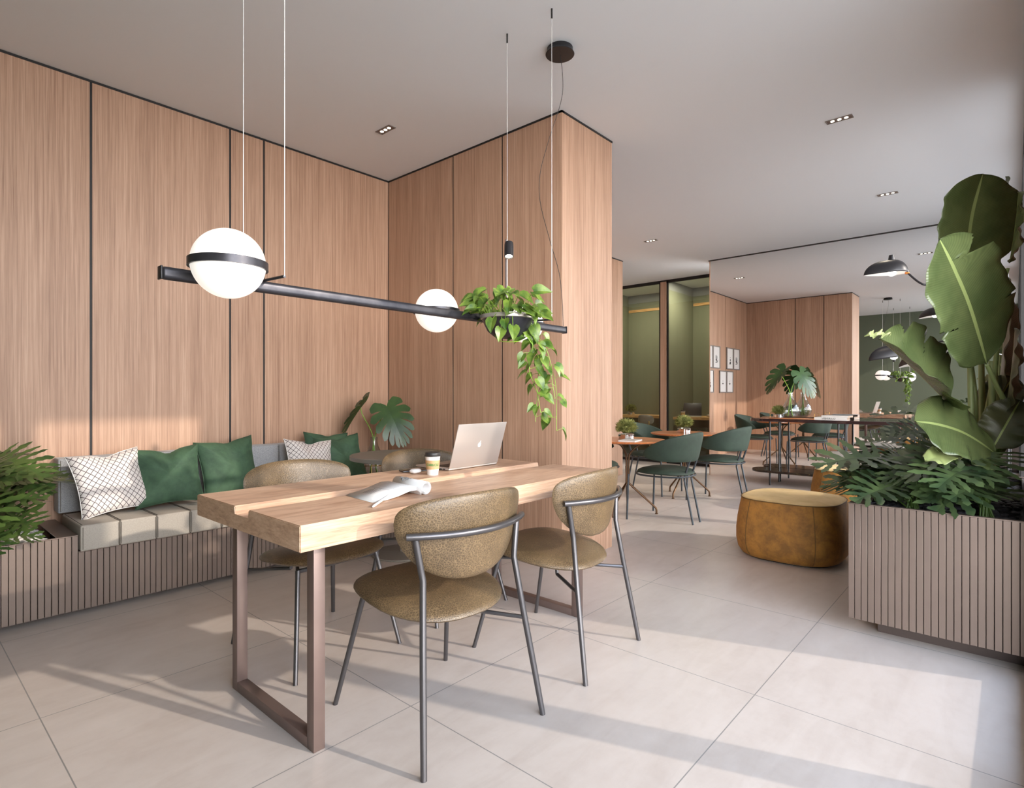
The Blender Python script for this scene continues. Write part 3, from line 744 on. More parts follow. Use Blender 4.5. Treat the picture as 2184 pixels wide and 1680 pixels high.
stalk([st_root + Vector((-.02, .03, 0)), PD(2080, 900, 3.15), PD(2062, 700, 3.15), L2b], .018, .009)
L3b, L3t = PD(2152, 562, 2.75), PD(2182, 408, 2.7)
paddle_leaf('leaf', rel(L3b), rel(L3t), view + RD*1.1, .27, sp, M['banana'], (), .2, .05)
stalk([st_root + Vector((.05, -.02, 0)), PD(2120, 800, 3.0), PD(2130, 650, 2.85), PD(2150, 572, 2.76)], .015, .007)
L4b, L4t = PD(2022, 862, 2.85), PD(1900, 712, 2.7)
paddle_leaf('leaf', rel(L4b), rel(L4t), Vector((0, 0, 1))*.8 + view*1.1 + RD*.6, .40, sp, M['banana'], [(1, .45, .02, .6), (1, .72, .03, .9), (-1, .5, .015, .4)], .55, .10, bend=-.03)
paddle_leaf('leaf', rel(L4t + Vector((0, 0, -.005))), rel(PD(1848, 712, 2.66)), Vector((0, 0, 1)) + view, .035, sp, M['banana_pale'], (), .5, .1, label='curled dry leaf tip')
stalk([st_root + Vector((-.05, .05, 0)), PD(2045, 930, 3.0), L4b], .013, .008)
L5b, L5t = PD(2128, 972, 2.72), PD(1988, 882, 2.62)
paddle_leaf('leaf', rel(L5b), rel(L5t), Vector((0, 0, 1))*.8 + view*1.0, .36, sp, M['banana'], (), .05, .18, bend=.08)
stalk([st_root + Vector((.0, .05, 0)), PD(2118, 1010, 2.85), L5b], .01, .006, 'stem')
L6b, L6t = PD(2060, 955, 2.75), PD(1984, 972, 2.6)
paddle_leaf('leaf', rel(L6b), rel(L6t), Vector((0, 0, 1)) + view*.9, .10, sp, M['banana_pale'], [(1, .5, .05, .7)], .1, .1, label='small pale drooping leaf')
L7b, L7t = PD(2122, 890, 3.3), PD(2165, 590, 3.3)
paddle_leaf('leaf', rel(L7b), rel(L7t), view + RD*.9, .34, sp, M['banana_dark'], (), .25, .05)
L8b, L8t = PD(2140, 900, 2.9), PD(2178, 700, 2.85)
paddle_leaf('leaf', rel(L8b), rel(L8t), view + RD*1.0, .28, sp, M['banana_dark'], (), .2, .05)
stalk([st_root + Vector((.06, .02, 0)), PD(2120, 960, 3.3), L7b], .014, .008, 'stem'); stalk([st_root + Vector((.04, -.04, 0)), PD(2130, 960, 3.0), L8b], .014, .008, 'stem')
for px_, d_ in ((2072, 3.05), (2090, 3.2), (2108, 3.0), (2125, 3.2)):
    stalk([st_root + Vector((random.uniform(-.06, .06), random.uniform(-.04, .06), 0)), PD(px_, 960, d_), PD(px_+random.uniform(-8, 8), 770, d_)], .02, .014)
for (bx, by, tx_, ty_, d_) in ((2115, 960, 2176, 850, 2.8), (2100, 900, 2160, 800, 3.2)):
    paddle_leaf('leaf', rel(PD(bx, by, d_)), rel(PD(tx_, ty_, d_)), Vector((0, 0, 1)) + view*.5, .2, sp, M['banana_dark'], (), .3, .1)
# split-leaf plants filling the planter
philodendron('split-leaf philodendron spilling over the left corner of the tall planter', (3.62, .40, 0), PZt-.06, 26, (.08, .28), (.03, .30), seed=11, mat='philo_dark', L=(.2, .32), down=.2, box=(3.27, 5.05, -.045, .63), rim=.66, bounds=(3.0, 6, -.135, .93))
philodendron('split-leaf philodendron at the near front of the tall planter', (3.60, .10, 0), PZt-.06, 24, (.10, .30), (.08, .34), seed=12, mat='philo_dark', L=(.22, .32), down=.25, box=(3.27, 5.05, -.045, .63), rim=.66, bounds=(3.0, 6, -.135, .93))
philodendron('split-leaf philodendron under the paddle leaves in the tall planter', (4.0, .42, 0), PZt-.06, 16, (.12, .32), (.08, .36), seed=15, mat='philo_dark', L=(.2, .3), down=.15, box=(3.27, 5.05, -.045, .63), rim=.66, bounds=(3.0, 6, -.135, .93))
philodendron('split-leaf philodendron at the far end of the tall planter', (4.6, .32, 0), PZt-.06, 18, (.12, .34), (.14, .48), seed=14, mat='philo_dark', L=(.2, .32), down=.1, box=(3.27, 5.05, -.045, .63), rim=.66, bounds=(3.0, 6, -.135, .93))

# ------------------------------------------------------------------ pendant bar light with globes and bowl
pn = thing('pendant_light', 'long black bar pendant with three lit opal globes hung on wires', 'pendant light', (1.62, 1.945, 1.57))
PO = Vector((1.62, 1.945, 1.57)); rp = lambda x, y, z: Vector((x, y, z)) - PO
m_ = MB(); m_.box(rp(.583, 1.929, 1.550), rp(2.655, 1.961, 1.590), .013, seg=4); m_.build('bar', M['bar_metal'], pn)
for q_ in (.580, 2.652): MB().box(rp(q_, 1.9285, 1.5495), rp(q_+.006, 1.9615, 1.5905), .002).build('end_cap', M['black_metal'], pn)
def globe(x, y, z, R, sgn):
    c = rp(x, y, z); n_ = 32
    MB().lathe([(max(1e-4, R*math.sin(pi*i/n_)), -R*math.cos(pi*i/n_)) for i in range(n_+1)], c, 48, cap=False).build('globe', M['globe'], pn)
    MB().lathe([(R+.0005, -.0115), (R+.007, -.0115), (R+.007, .0115), (R+.0005, .0115), (R+.0005, -.0115)], c + Vector((0, 0, -.004)), 48, cap=False).build('globe_ring', M['bar_metal'], pn)
    MB().tube([c + Vector((0, sgn*(R+.004), -.006)), rp(x, 1.945 - sgn*.012, 1.573)], .006, 8).build('globe_bracket', M['bar_metal'], pn)
globe(.722, 1.792, 1.597, .105, 1); globe(1.83, 2.112, 1.607, .105, -1); globe(2.49, 2.105, 1.60, .105, -1)
for x in (.898, 2.331):
    MB().tube([rp(x, 1.79, 1.586), rp(x, 1.945, 1.592), rp(x, 2.10, 1.586)], .005, 8).build('cross_arm', M['bar_metal'], pn)
    for y in (1.79, 2.10):
        MB().tube([rp(x, y, 1.586), rp(x, y, ZC-.045)], .0013, 6).build('suspension_wire', M['wire'], pn)
        MB().tube([rp(x, y, ZC-.05), rp(x, y, ZC)], .0045, 8).build('wire_anchor', M['black'], pn)
m_ = MB().lathe([(.074, 0), (.074, -.02), (.083, -.034), (.081, -.036)], rp(2.632, 1.962, ZC), 48); m_.build('ceiling_canopy', M['black_metal'], pn)
cord = [rp(2.632, 1.962, ZC-.036), PD(1199, 150, 3.27)-PO, PD(1198, 210, 3.3)-PO, PD(1170, 300, 3.3)-PO, PD(1152, 370, 3.3)-PO, PD(1152, 430, 3.3)-PO, PD(1172, 510, 3.3)-PO, PD(1192, 580, 3.3)-PO, PD(1199, 640, 3.3)-PO, rp(2.64, 1.945, 1.592)]
MB().tube(cord, .0017, 6, smooth=6).build('power_cord', M['charcoal'], pn)
# little spot on a rod
MB().tube([rp(2.15, 1.945, 1.592), rp(2.15, 1.945, 1.99)], .003, 8).build('spot_rod', M['bar_metal'], pn)
sc_ = rp(2.15, 1.925, 1.93); 
hd = MB(); hd.lathe([(.008, .052), (.018, .045), (.020, .03), (.020, -.036), (.0175, -.038), (.0165, -.030)], (0, 0, 0), 24, cap=False)
sh = hd.build('spot_head', M['black_metal'], pn); sh.location = sc_; sh.scale = (1.18, 1.18, 1.0); sh.rotation_euler = (Vector((0, 0, 1)) + FD*.38).to_track_quat('Z', 'Y').to_euler()
hl = MB().lathe([(.0001, -.031), (.0162, -.031)], (0, 0, 0), 24, cap=False).build('spot_lens', M['spot'], sh)
# bowl
BC = (2.0, 1.80)
MB().lathe([(.02, 1.462), (.06, 1.470), (.095, 1.498), (.118, 1.545), (.122, 1.555)], rp(BC[0], BC[1], 0), 40, cap=True).build('planter_bowl', M['bar_metal'], pn)
MB().lathe([(.1215, 1.553), (.128, 1.555), (.129, 1.572), (.119, 1.574), (.117, 1.556)], rp(BC[0], BC[1], 0), 40, cap=False).build('bowl_rim', M['alu'], pn)
MB().lathe([(.0001, 1.552), (.117, 1.554)], rp(BC[0], BC[1], 0), 30, cap=False).build('bowl_soil', M['soil'], pn)
MB().tube([rp(BC[0], BC[1]+.12, 1.56), rp(BC[0], 1.945, 1.572)], .006, 8).build('bowl_bracket', M['bar_metal'], pn)
# trailing pothos (its own thing, growing in the bowl)
po = thing('trailing_pothos', 'bright green trailing pothos spilling from the hanging bowl', 'plant', (2.0, 1.8, 1.555)); PP = Vector((2.0, 1.8, 1.555))
fo, stm = MB(), MB(); rnd = random.Random(5)
def pleaf(p, d, l, down=.5):
    d = Vector(d); tip = p + (d.normalized() + Vector((0, 0, -down))).normalized()*l
    heart_leaf(fo, p-PP, tip-PP, Vector((rnd.uniform(-.5, .5), rnd.uniform(-.5, .5), .7)) + view*.7 + d.normalized()*.3, rnd.uniform(.7, .95))
for i in range(70):
    a = rnd.uniform(0, 2*pi); r_ = .12*math.sqrt(rnd.random()); q = Vector((2.0, 1.8, 1.56)) + Vector((math.cos(a)*r_, math.sin(a)*r_, 0))
    out_ = Vector((math.cos(a), math.sin(a), 0)); ht = rnd.uniform(.02, .125); reach = rnd.uniform(.02, .085)
    e = q + out_*reach + Vector((0, 0, ht*(1 if reach < .07 else .5)))
    stm.tube([q-PP, (q+e)/2 + Vector((0, 0, .02))-PP, e-PP], [.0018, .0012], 5, smooth=3)
    pleaf(e, out_ + Vector((rnd.uniform(-.5, .5), rnd.uniform(-.5, .5), rnd.uniform(-.2, .3))), rnd.uniform(.05, .085), rnd.uniform(.0, .9))
for i in range(10):                                             # leaves hanging over the rim
    a = rnd.uniform(-2.9, 0.5); p0 = Vector((2.0, 1.8, 1.572)) + Vector((math.cos(a), math.sin(a), 0))*.12
    e = p0 + Vector((math.cos(a), math.sin(a), 0))*rnd.uniform(.02, .05) + Vector((0, 0, -rnd.uniform(.0, .08)))
    stm.tube([p0-PP, e-PP], .0014, 5); pleaf(e, Vector((math.cos(a), math.sin(a), 0)), rnd.uniform(.05, .075), 1.6)
trails = [
    [(1105, 690, 2.72), (1120, 712, 2.66), (1140, 742, 2.66), (1150, 770, 2.68), (1148, 800, 2.7), (1146, 840, 2.7), (1142, 900, 2.7)],
    [(1110, 700, 2.70), (1135, 728, 2.66), (1131, 765, 2.66), (1130, 795, 2.66), (1145, 835, 2.68), (1153, 880, 2.68)],
    [(1112, 690, 2.74), (1140, 710, 2.72), (1165, 745, 2.74), (1178, 790, 2.75), (1186, 830, 2.76), (1187, 918, 2.76)],
    [(1108, 695, 2.70), (1130, 715, 2.68), (1150, 735, 2.68), (1160, 765, 2.7), (1175, 800, 2.7), (1183, 850, 2.7)]]
for k, tr in enumerate(trails):
    pts = bez([PD(*p) for p in tr], 8); stm.tube([p-PP for p in pts], [.0022, .0014], 6)
    for i in range(4, len(pts), 3 if k < 3 else 4):
        p = pts[i]; s_ = 1 if (i//3) % 2 else -1; d = RD*s_*rnd.uniform(.5, 1) - FD*rnd.uniform(-.4, .7) + Vector((0, 0, rnd.uniform(-.2, .5)))
        e = p + d.normalized()*rnd.uniform(.015, .04)
        stm.tube([p-PP, e + Vector((0, 0, .004))-PP], .0010, 5); pleaf(e, d, rnd.uniform(.045, .072), rnd.uniform(.6, 1.8))
loop = [(1055, 712, 2.66), (1062, 725, 2.62), (1085, 729, 2.6), (1110, 727, 2.62)]
stm.tube([PD(*p)-PP for p in loop], .0015, 5, smooth=5)
stm.build('vines', M['stem_lime'], po); fo.build('foliage', M['pothos'], po, normals=False)

# ------------------------------------------------------------------ things on the table
lp = thing('laptop', 'open silver laptop on the oak table with a white fruit emblem on its lid', 'laptop', (2.235, 2.262, TZ), math.radians(2))
MB().box((-.195, 0, .002), (.195, .27, .014), .005, seg=3).build('base', M['alu'], lp)
MB().box((-.165, .045, .0142), (.165, .15, .0152)).build('keyboard', M['dark_alu'], lp, flat=True)
MB().box((-.1955, .03, .005), (-.1945, .045, .010)).box((-.1955, .055, .005), (-.1945, .07, .010)).box((-.1955, .085, .004), (-.1945, .10, .011)).build('ports', M['charcoal'], lp, flat=True)
LT = Matrix.Translation((0, .0, .012)) @ Matrix.Rotation(math.radians(17), 4, 'X')     # lid leans towards the viewer
MB().box((-.195, -.003, 0), (.195, .003, .25), .0028, seg=2, mat=LT).build('lid', M['alu'], lp)
MB().box((-.185, .0032, .01), (.185, .0042, .24), mat=LT).build('screen', M['screen'], lp, flat=True)
fruit = []                                                    # bitten fruit outline
for i in range(40):
    th_ = pi/2 + 2*pi*i/40; r_ = 1.0
    x, y = .92*math.cos(th_), .98*math.sin(th_)
    if y > 0: y *= 1 - .16*math.exp(-(x/.28)**2)
    else: y *= 1 - .10*math.exp(-(x/.20)**2); 
    if y < 0: x *= 1-.12*(-y)**2
    dx, dy = x-1.12, y-.18; d_ = math.hypot(dx, dy)
    if d_ < .42: x, y = 1.12+dx/d_*.42, .18+dy/d_*.42
    fruit.append((x*.0135, y*.0145))
fn_ = lambda x, y, z: LT @ Vector((x, -.0034-z, y+.125))
leaf_ = [(.000, .0155), (.0005, .0195), (.003, .0225), (.0065, .0235), (.0065, .0205), (.004, .017)]
MB().poly(fruit, 0, .0008, fn=fn_).poly(leaf_, 0, .0008, fn=fn_).build('lid_emblem', M['white'], lp, flat=True)

def paper_cup(label, loc, sc=1.0, word=True, grp=None):
    t = thing('paper_cup', label, 'cup', loc, 0, grp)
    MB().lathe([(.027, 0), (.028, .001), (.0385, .096), (.0395, .098)], (0, 0, 0), 40).build('cup_body', M['white'], t)
    MB().lathe([(.0415, .095), (.042, .102), (.039, .104), (.0385, .112), (.036, .115), (.030, .113), (.001, .113)], (0, 0, 0), 40).build('lid', M['charcoal'], t)
    MB().lathe([(.0318, .030), (.0325, .030), (.0378, .076), (.037, .076), (.0318, .030)], (0, 0, 0), 40, cap=False).build('sleeve', M['kraft'], t)
    if word:
        me = text('sleeve_lettering', 'STARBUCKS', .016, M['cup_green'], t, Matrix.Identity(4), .0003)
        yaw = math.atan2(-FD.y, -FD.x) + .12
        for v in me.data.vertices:                             # wrap the letters round the sleeve
            a = yaw + v.co.x/.0365*.78; r_ = .0362 + (v.co.y)*.11 + .0004 + v.co.z
            v.co = Vector((r_*math.cos(a), r_*math.sin(a), .053 + v.co.y*1.15))
    return t
paper_cup('white takeaway coffee cup with kraft sleeve and black lid beside the laptop', (1.899, 2.222, TZ))
ec = thing('earbud_case', 'small glossy white earbud case left of the coffee cup', 'earbud case', (1.868, 2.322, TZ), math.radians(10))
MB().puff(sup(.033, .023, 3, 28), lambda a, b, h: (a, b, .013+h), .0125, 8, .7).build('case_body', M['white'], ec)
MB().tube([(a*1.003, b*1.003, .016) for a, b in sup(.033, .023, 3, 28)], .0004, 4, closed=True).build('lid_seam', M['paper_grey'], ec)
ph = thing('smartphone', 'black smartphone lying flat behind the white earbud case', 'phone', (1.93, 2.40, TZ), math.radians(-20))
MB().box((-.08, -.038, 0), (.08, .038, .008), .0035, seg=2).build('phone_body', M['screen'], ph)
pe = thing('white_pen', 'slim white pen resting against the open magazine', 'pen', (1.275, 1.785, TZ), math.atan2(.107, .151))
MB().tube([(-.092, 0, .0055), (-.085, 0, .006), (.08, 0, .014)], [.0035, .0048, .0045], 12).build('barrel', M['white'], pe)
MB().tube([(.08, 0, .014), (.090, 0, .0145)], .0047, 12).build('end_cap', M['paper'], pe)
# open magazine with one half rolled over
mg = thing('magazine', 'open magazine with one side rolled over, lying on the oak table', 'magazine', (1.40, 1.915, TZ), math.radians(-2))
def sheet(mb, prof, y0, y1, th=.0006, skew=0):
    k = 0; R1 = []
    for x, z in prof: R1.append([mb.bm.verts.new((x + skew*0, y0, z)), mb.bm.verts.new((x + skew, y1, z))])
    for A_, B_ in zip(R1, R1[1:]): mb.bm.faces.new((A_[0], A_[1], B_[1], B_[0])).smooth = True
for k in range(6):
    mb = MB() if k == 0 else mb
    sheet(mb, [(-.165 + k*.0035, .001 + .0010*k), (-.09, .003+.0022*k), (-.03, .012+.0032*k), (.03, .026+.0033*k), (.075, .027+.003*k), (.095, .012+.002*k), (.10, .002)], -.125, .125, skew=.012)
pg = mb.build('pages', M['paper'], mg, normals=False); q = pg.modifiers.new('thickness', 'SOLIDIFY'); q.thickness = .0008
mb = MB()
for k in range(5):
    rr = .030 - k*.0022; cx_, cz_ = .128, .0315
    sheet(mb, [(.098+k*.0007, .002)] + [(cx_ + rr*math.cos(a), cz_ + rr*math.sin(a)) for a in [pi*1.02 - i*pi*1.75/18 for i in range(19)]], -.125, .125, skew=.012)
ro = mb.build('rolled_pages', M['paper'], mg, normals=False); q = ro.modifiers.new('thickness', 'SOLIDIFY'); q.thickness = .0008
PGP = [(-.1475, .006), (-.09, .014), (-.03, .028), (.03, .0425), (.075, .042), (.095, .022)]
def page_z(x):
    for (xa, za), (xb, zb) in zip(PGP, PGP[1:]):
        if xa <= x <= xb: return za + (zb-za)*(x-xa)/(xb-xa) + .0011
    return .04
def print_line(mb, x0, x1, y, w_):
    n_ = 8
    V_ = [[mb.bm.verts.new((x0+(x1-x0)*i/n_ + .006, y+q, page_z(x0+(x1-x0)*i/n_)+.0003)) for q in (0, w_)] for i in range(n_+1)]
    for A_, B_ in zip(V_, V_[1:]): mb.bm.faces.new((A_[0], B_[0], B_[1], A_[1]))
mb = MB()
for i in range(6): print_line(mb, -.10, -.055 if i % 2 else -.04, .01 + i*.012, .0022)
mb.build('printed_text', M['ink'], mg, normals=False)
mb = MB()
for i in range(14): print_line(mb, -.012, .062, -.10 + i*.0135, .0014)
mb.build('printed_column', M['paper_grey'], mg, normals=False)
mb = MB(); print_line(mb, -.03, -.0285, -.11, .21); mb.build('printed_rule', M['paper_grey'], mg, normals=False)
mg.scale = (.86, .86, .86)
mb = MB()
for i in range(26): a = random.uniform(pi*.35, pi*.75); y_ = random.uniform(.0, .09); mb.box((-.006, -.004, 0), (.006, .004, .0006), mat=T((.128+.0308*math.cos(a)+.006, y_, .0315+.0308*math.sin(a)), random.uniform(0, 3), -(a-pi/2)))
mb.build('printed_picture', M['paper_grey'], mg, flat=True)

# ------------------------------------------------------------------ green velvet chairs and round tables
def green_chair(label, group='green velvet chairs around the round tables'):
    t = thing('velvet_chair', label, 'chair', group=group)
    R = .0095
    for sx in (-1, 1):
        MB().tube([(sx*.265, .29, 0), (sx*.262, .275, .435)], R, 10).build('leg', M['green_metal'], t)
        MB().tube([(sx*.078, -.29, 0), (sx*.076, -.205, .40), (sx*.076, -.205, .43), (sx*.076, -.262, .60), (sx*.076, -.268, .66)], R, 10).build('leg', M['green_metal'], t)
    rim = [(a, b+.02) for a, b in sup(.262, .262, 2.5, 40)]
    MB().tube([(a, b, .437) for a, b in rim], .0085, 8, closed=True).build('seat_frame', M['green_metal'], t)
    def seat(a, b, h): return (a, b+.02, .452 + (h if h > 0 else h*.35) + .01*(a/.25)**2)
    MB().puff(sup(.262, .258, 2.4, 40), seat, .052, 8, .62).build('seat', M['green_velvet'], t)
    # wrap-around backrest: high at the rear, sweeping down to the sides
    mb = MB(); N = 34; Q = 10; rows = []
    for i in range(N+1):
        u = -1 + 2*i/N; ang = u*math.radians(112); c_, s_ = math.cos(ang), math.sin(ang)
        zt = .675 + .17*max(0, math.cos(u*pi/2))**.85; zb = .575 + .01*u*u
        zt = max(zt, zb+.012); endr = (1-abs(u)**8)**.6
        zm = (zt+zb)/2; zt, zb = zm+(zt-zm)*max(.05, endr), zm-(zm-zb)*max(.05, endr)
        ring = []
        for j in range(2*Q):
            v_ = j/(2*Q)*2*pi; h = math.cos(v_); th_ = math.sin(v_)
            zz = zm + (zt-zb)/2*math.copysign(abs(h)**.55, h); tk = .017*math.copysign(abs(th_)**.6, th_)*max(.15, endr)
            lean = .055*((zz-.575)/.27)
            rad = .272 + lean + tk
            ring.append((s_*rad*1.04, -c_*rad*1.0 + .01, zz))
        rows.append(ring)
    mb.loft(rows); mb.build('backrest', M['green_velvet'], t)
    ed = [rows[i][0] for i in range(N+1)]
    MB().tube(ed, .0035, 6).build('piping', M['green_velvet'], t)
    return t
TA, TB = (5.08, 2.94), (6.40, 2.94)
g1 = green_chair('green velvet chair nearest the viewer, back turned, at the nearer round table'); g1.location = (TA[0], 2.50, 0)
dup(g1, (TB[0], 2.50, 0), 0, 'green velvet chair with its back turned, next to the mirror and far round table')
dup(g1, (TB[0], 3.38, 0), pi, 'green velvet chair facing the viewer behind the far round table')
dup(g1, (TA[0], 3.38, 0), pi, 'green velvet chair mostly hidden by the oak wall, behind the nearer round table')
def round_table(loc, label):
    t = thing('round_table', label, 'table', (loc[0], loc[1], 0), 0, 'round cafe tables')
    MB().lathe([(.37, .722), (.385, .730), (.387, .738), (.384, .742)], (0, 0, 0), 72).build('tabletop', M['orange_wood'], t)
    MB().lathe([(.05, .712), (.05, .7215)], (0, 0, 0), 24).build('mount_plate', M['brass'], t)
    for k in range(3):
        a = pi + k*2*pi/3; d = Vector((math.cos(a), math.sin(a), 0)); q = Vector((0, 0, 1))
        MB().tube([d*.20+q*.715, d*.12+q*.69, d*.035+q*.61, d*.016+q*.54, d*.016+q*.33, d*.04+q*.28, d*.255+q*.085, d*.285+q*.05, d*.288+q*.006], .010, 10, smooth=5).build('leg', M['brass'], t)
        MB().lathe([(.017, 0), (.017, .004), (.011, .008)], d*.288, 16).build('foot', M['brass'], t)
    return t
round_table(TA, 'round orange-wood cafe table on brass tripod legs, nearer and partly behind the oak wall')
round_table(TB, 'round orange-wood cafe table on brass tripod legs, farther and beside the mirror')
def bush(label, loc, r=.100, n_=2100, grp='potted moss balls', seed=2):
    t = thing('potted_moss_ball', label, 'plant', loc, 0, grp)
    MB().lathe([(.070, 0), (.078, .004), (.080, .052), (.077, .056), (.07, .052)], (0, 0, 0), 32).build('pot', M['silver'], t)
    mb = MB(); rn = random.Random(seed); c = Vector((0, 0, .056+r*.62))
    mb.puff(sup(r*.72, r*.72, 2, 20), lambda a, b, h: (a, b, c.z+h), r*.55, 5, 1)
    for i in range(n_):
        z = rn.uniform(-.45, 1); a = rn.uniform(0, 2*pi); q = math.sqrt(1-z*z); d = Vector((q*math.cos(a), q*math.sin(a), z*.85))
        p0 = c + d*r*.55; p1 = c + (d + Vector((rn.uniform(-.3, .3), rn.uniform(-.3, .3), rn.uniform(-.2, .3))))*r*rn.uniform(.82, 1.05)
        w_ = (p1-p0).cross(Vector((rn.random(), rn.random(), rn.random()))).normalized()*.0036
        mid = (p0+p1)/2
        V_ = [mb.bm.verts.new(x) for x in (p0, mid+w_, p1, mid-w_)]; mb.bm.faces.new(V_).smooth = True
    mb.build('foliage', M['moss'], t, normals=False); return t
b0 = bush('moss ball plant in a silver pot on the nearer round table', (TA[0]+.0, TA[1]+.01, .742))
dup(b0, (TB[0]-.0, TB[1]+.0, .742), .7, 'moss ball plant in a silver pot on the farther round table')
bo = thing('notebook', 'thin grey notebook lying on the nearer round table in front of the plant', 'book', (4.93, 2.82, .742), math.radians(12))
MB().box((-.12, -.085, 0), (.12, .085, .002)).box((-.12, -.085, .011), (.12, .085, .013)).build('cover', M['book_cream'], bo, flat=True)
MB().box((-.117, -.083, .0021), (.118, .083, .0109)).build('pages', M['paper'], bo, flat=True)

# ------------------------------------------------------------------ mustard ottomans
def ottoman(label, loc, rz=0):
    t = thing('velvet_ottoman', label, 'ottoman', loc, rz, 'mustard ottomans')
    prof = [(.010, .315), (.02, .335), (.06, .360), (.12, .372), (.20, .372), (.28, .364), (.36, .350), (.41, .340), (.428, .337)]
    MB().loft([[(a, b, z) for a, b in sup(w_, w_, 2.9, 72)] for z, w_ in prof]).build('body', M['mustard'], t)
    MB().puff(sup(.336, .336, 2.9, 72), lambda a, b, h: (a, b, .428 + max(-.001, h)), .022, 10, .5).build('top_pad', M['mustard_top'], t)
    MB().tube([(a, b, .429) for a, b in sup(.3385, .3385, 2.9, 96)], .0035, 6, closed=True).build('top_piping', M['piping'], t)
    for k in range(4):
        th_ = pi/4 + k*pi/2
        pts = []
        for z, w_ in prof[1:]:
            a, b = sup(w_, w_, 2.9, 72)[int(round((th_+(.30 if k % 2 else -.30))/(2*pi)*72)) % 72]; pts.append((a*1.003, b*1.003, z))
        MB().tube(pts, .0025, 6, smooth=4).build('side_seam', M['piping'], t)
    MB().loft([[(a, b, z) for a, b in sup(w_, w_, 2.9, 48)] for z, w_ in ((0, .30), (.0102, .30))]).build('base', M['black'], t)
    return t
o1 = ottoman('mustard velvet ottoman nearer the viewer, left of the slatted planter', (4.585, 1.245, 0))
dup(o1, (6.66, 1.235, 0), 0, 'mustard velvet ottoman farther back, half hidden by the planter leaves')
# low round side table between the ottomans and mirror
sd_ = thing('side_table', 'low round table with grey stone top behind the far ottoman', 'table', (7.40, 1.37, 0))
MB().lathe([(.34, .487), (.35, .492), (.35, .515), (.345, .52)], (0, 0, 0), 64).build('tabletop', M['side_top'], sd_)
for k in range(3):
    a = k*2*pi/3+.4; MB().tube([(.2*math.cos(a), .2*math.sin(a), .487), (.27*math.cos(a), .27*math.sin(a), 0)], .01, 8).build('leg', M['black_metal'], sd_)

# ------------------------------------------------------------------ console against the mirror
cn = thing('console_table', 'long dark oval console table with marble shelf standing against the mirror', 'console table', (0, 0, 0))
X0, X1, Y0, Y1 = 7.83, XM-.012, .55, 2.72
def stadium(x0, x1, y0, y1, k=14):
    r_ = (x1-x0)/2; cx = (x0+x1)/2; out = []
    for i in range(k+1): a = pi*i/k; out.append((cx + r_*math.cos(a), y1-r_ + r_*math.sin(a)))
    for i in range(k+1): a = pi + pi*i/k; out.append((cx + r_*math.cos(a), y0+r_ + r_*math.sin(a)))
    return out
def slab(pts, z0, z1, mat, name, inset=.004):
    cx = sum(p[0] for p in pts)/len(pts); cy = sum(p[1] for p in pts)/len(pts)
    sh_ = [(cx+(x-cx)*.985, cy+(y-cy)*.998) for x, y in pts]
    MB().loft([[(x, y, z0) for x, y in sh_], [(x, y, z0+inset) for x, y in pts], [(x, y, z1-inset) for x, y in pts], [(x, y, z1) for x, y in sh_]]).build(name, mat, cn)
slab(stadium(X0, X1, Y0, Y1), .838, .878, M['dark_top'], 'tabletop'); slab(stadium(X0, X1, Y0+.02, Y1-.02), .165, .195, M['marble'], 'shelf')
for y in (2.42, 1.62, .85):
    for x in (7.865, XM-.03): MB().tube([(x, y, 0), (x, y, .838)], .011, 10).build('leg', M['black_metal'], cn)
    MB().tube([(7.87, y, .16), (XM-.03, y, .16)], .007, 8).build('shelf_rail', M['black_metal'], cn)

# glass vase with two monstera leaves
def vase_prof(): return [(.03, .0), (.055, .004), (.088, .03), (.105, .07), (.108, .10), (.098, .14), (.075, .185), (.052, .225), (.036, .262), (.028, .30), (.030, .335)]
def vase_plant(label, loc, rz, ring=False):
    t = thing('glass_vase', label, 'vase', loc, rz, 'glass vases')
    p = vase_prof(); MB().lathe(p + [(r_-.003, z) for r_, z in p[::-1] if r_ > .003], (0, 0, 0), 40, cap=False).build('vase_body', M['vase_glass'], t)
    MB().lathe([(.0001, .006), (.05, .007), (.084, .031), (.0985, .068), (.0001, .068)], (0, 0, 0), 32, cap=False).build('water', M['vase_glass'], t)
    return t
def monstera(label, loc, zb, sc=1.0):
    t = thing('monstera_cutting', label, 'plant', loc, 0, 'monstera leaves in vases'); O = Vector(loc)
    q = RD; up = Vector((0, 0, 1))
    A0 = q*.03 + up*.02; A1 = q*-.115*sc + up*(.60*sc)
    MB().tube([A0, q*.01+up*.12, q*-.002+up*.30, q*-.03+up*.40, q*-.10*sc+up*.53*sc, A1], [.006, .0035], 8, smooth=5).build('stalk', M['stem_lime'], t)
    B0 = q*-.035 + up*.02; B1 = q*.115*sc + up*(.60*sc) - FD*.02
    MB().tube([B0, q*-.02+up*.12, q*.0+up*.30, q*.03+up*.42, q*.075*sc+up*.52*sc, B1], [.006, .0035], 8, smooth=5).build('stalk', M['stem_lime'], t)
    mb = MB(); lobed_leaf(mb, A1 + q*.05+up*.04, A1 + q*-.20*sc + up*-.24*sc + FD*.03, q*-.85 + up*.35 + FD*-.18, 7, .95, .38, .09, .15, .30, 0, 12, .34); mb.build('leaf', M['monstera'], t, normals=False)
    mb = MB(); lobed_leaf(mb, B1, B1 + q*.16*sc + up*-.27*sc - FD*.10, -FD*.9 + up*.55 + q*.25, 8, 1.18, .38, .09, .18, -.12, 0, 12, .42); mb.build('leaf', M['monstera'], t, normals=False)
    return t
VC = (2.85, 4.10, .50)
vase_plant('teardrop glass vase in a brass ring stand behind the grey pedestal table', VC, 0)
monstera('two monstera leaves in a glass vase in the oak corner', VC, 0)
rs = thing('vase_stand', 'thin brass ring stand holding the glass vase on the bench end', 'stand', (VC[0], VC[1], .346))
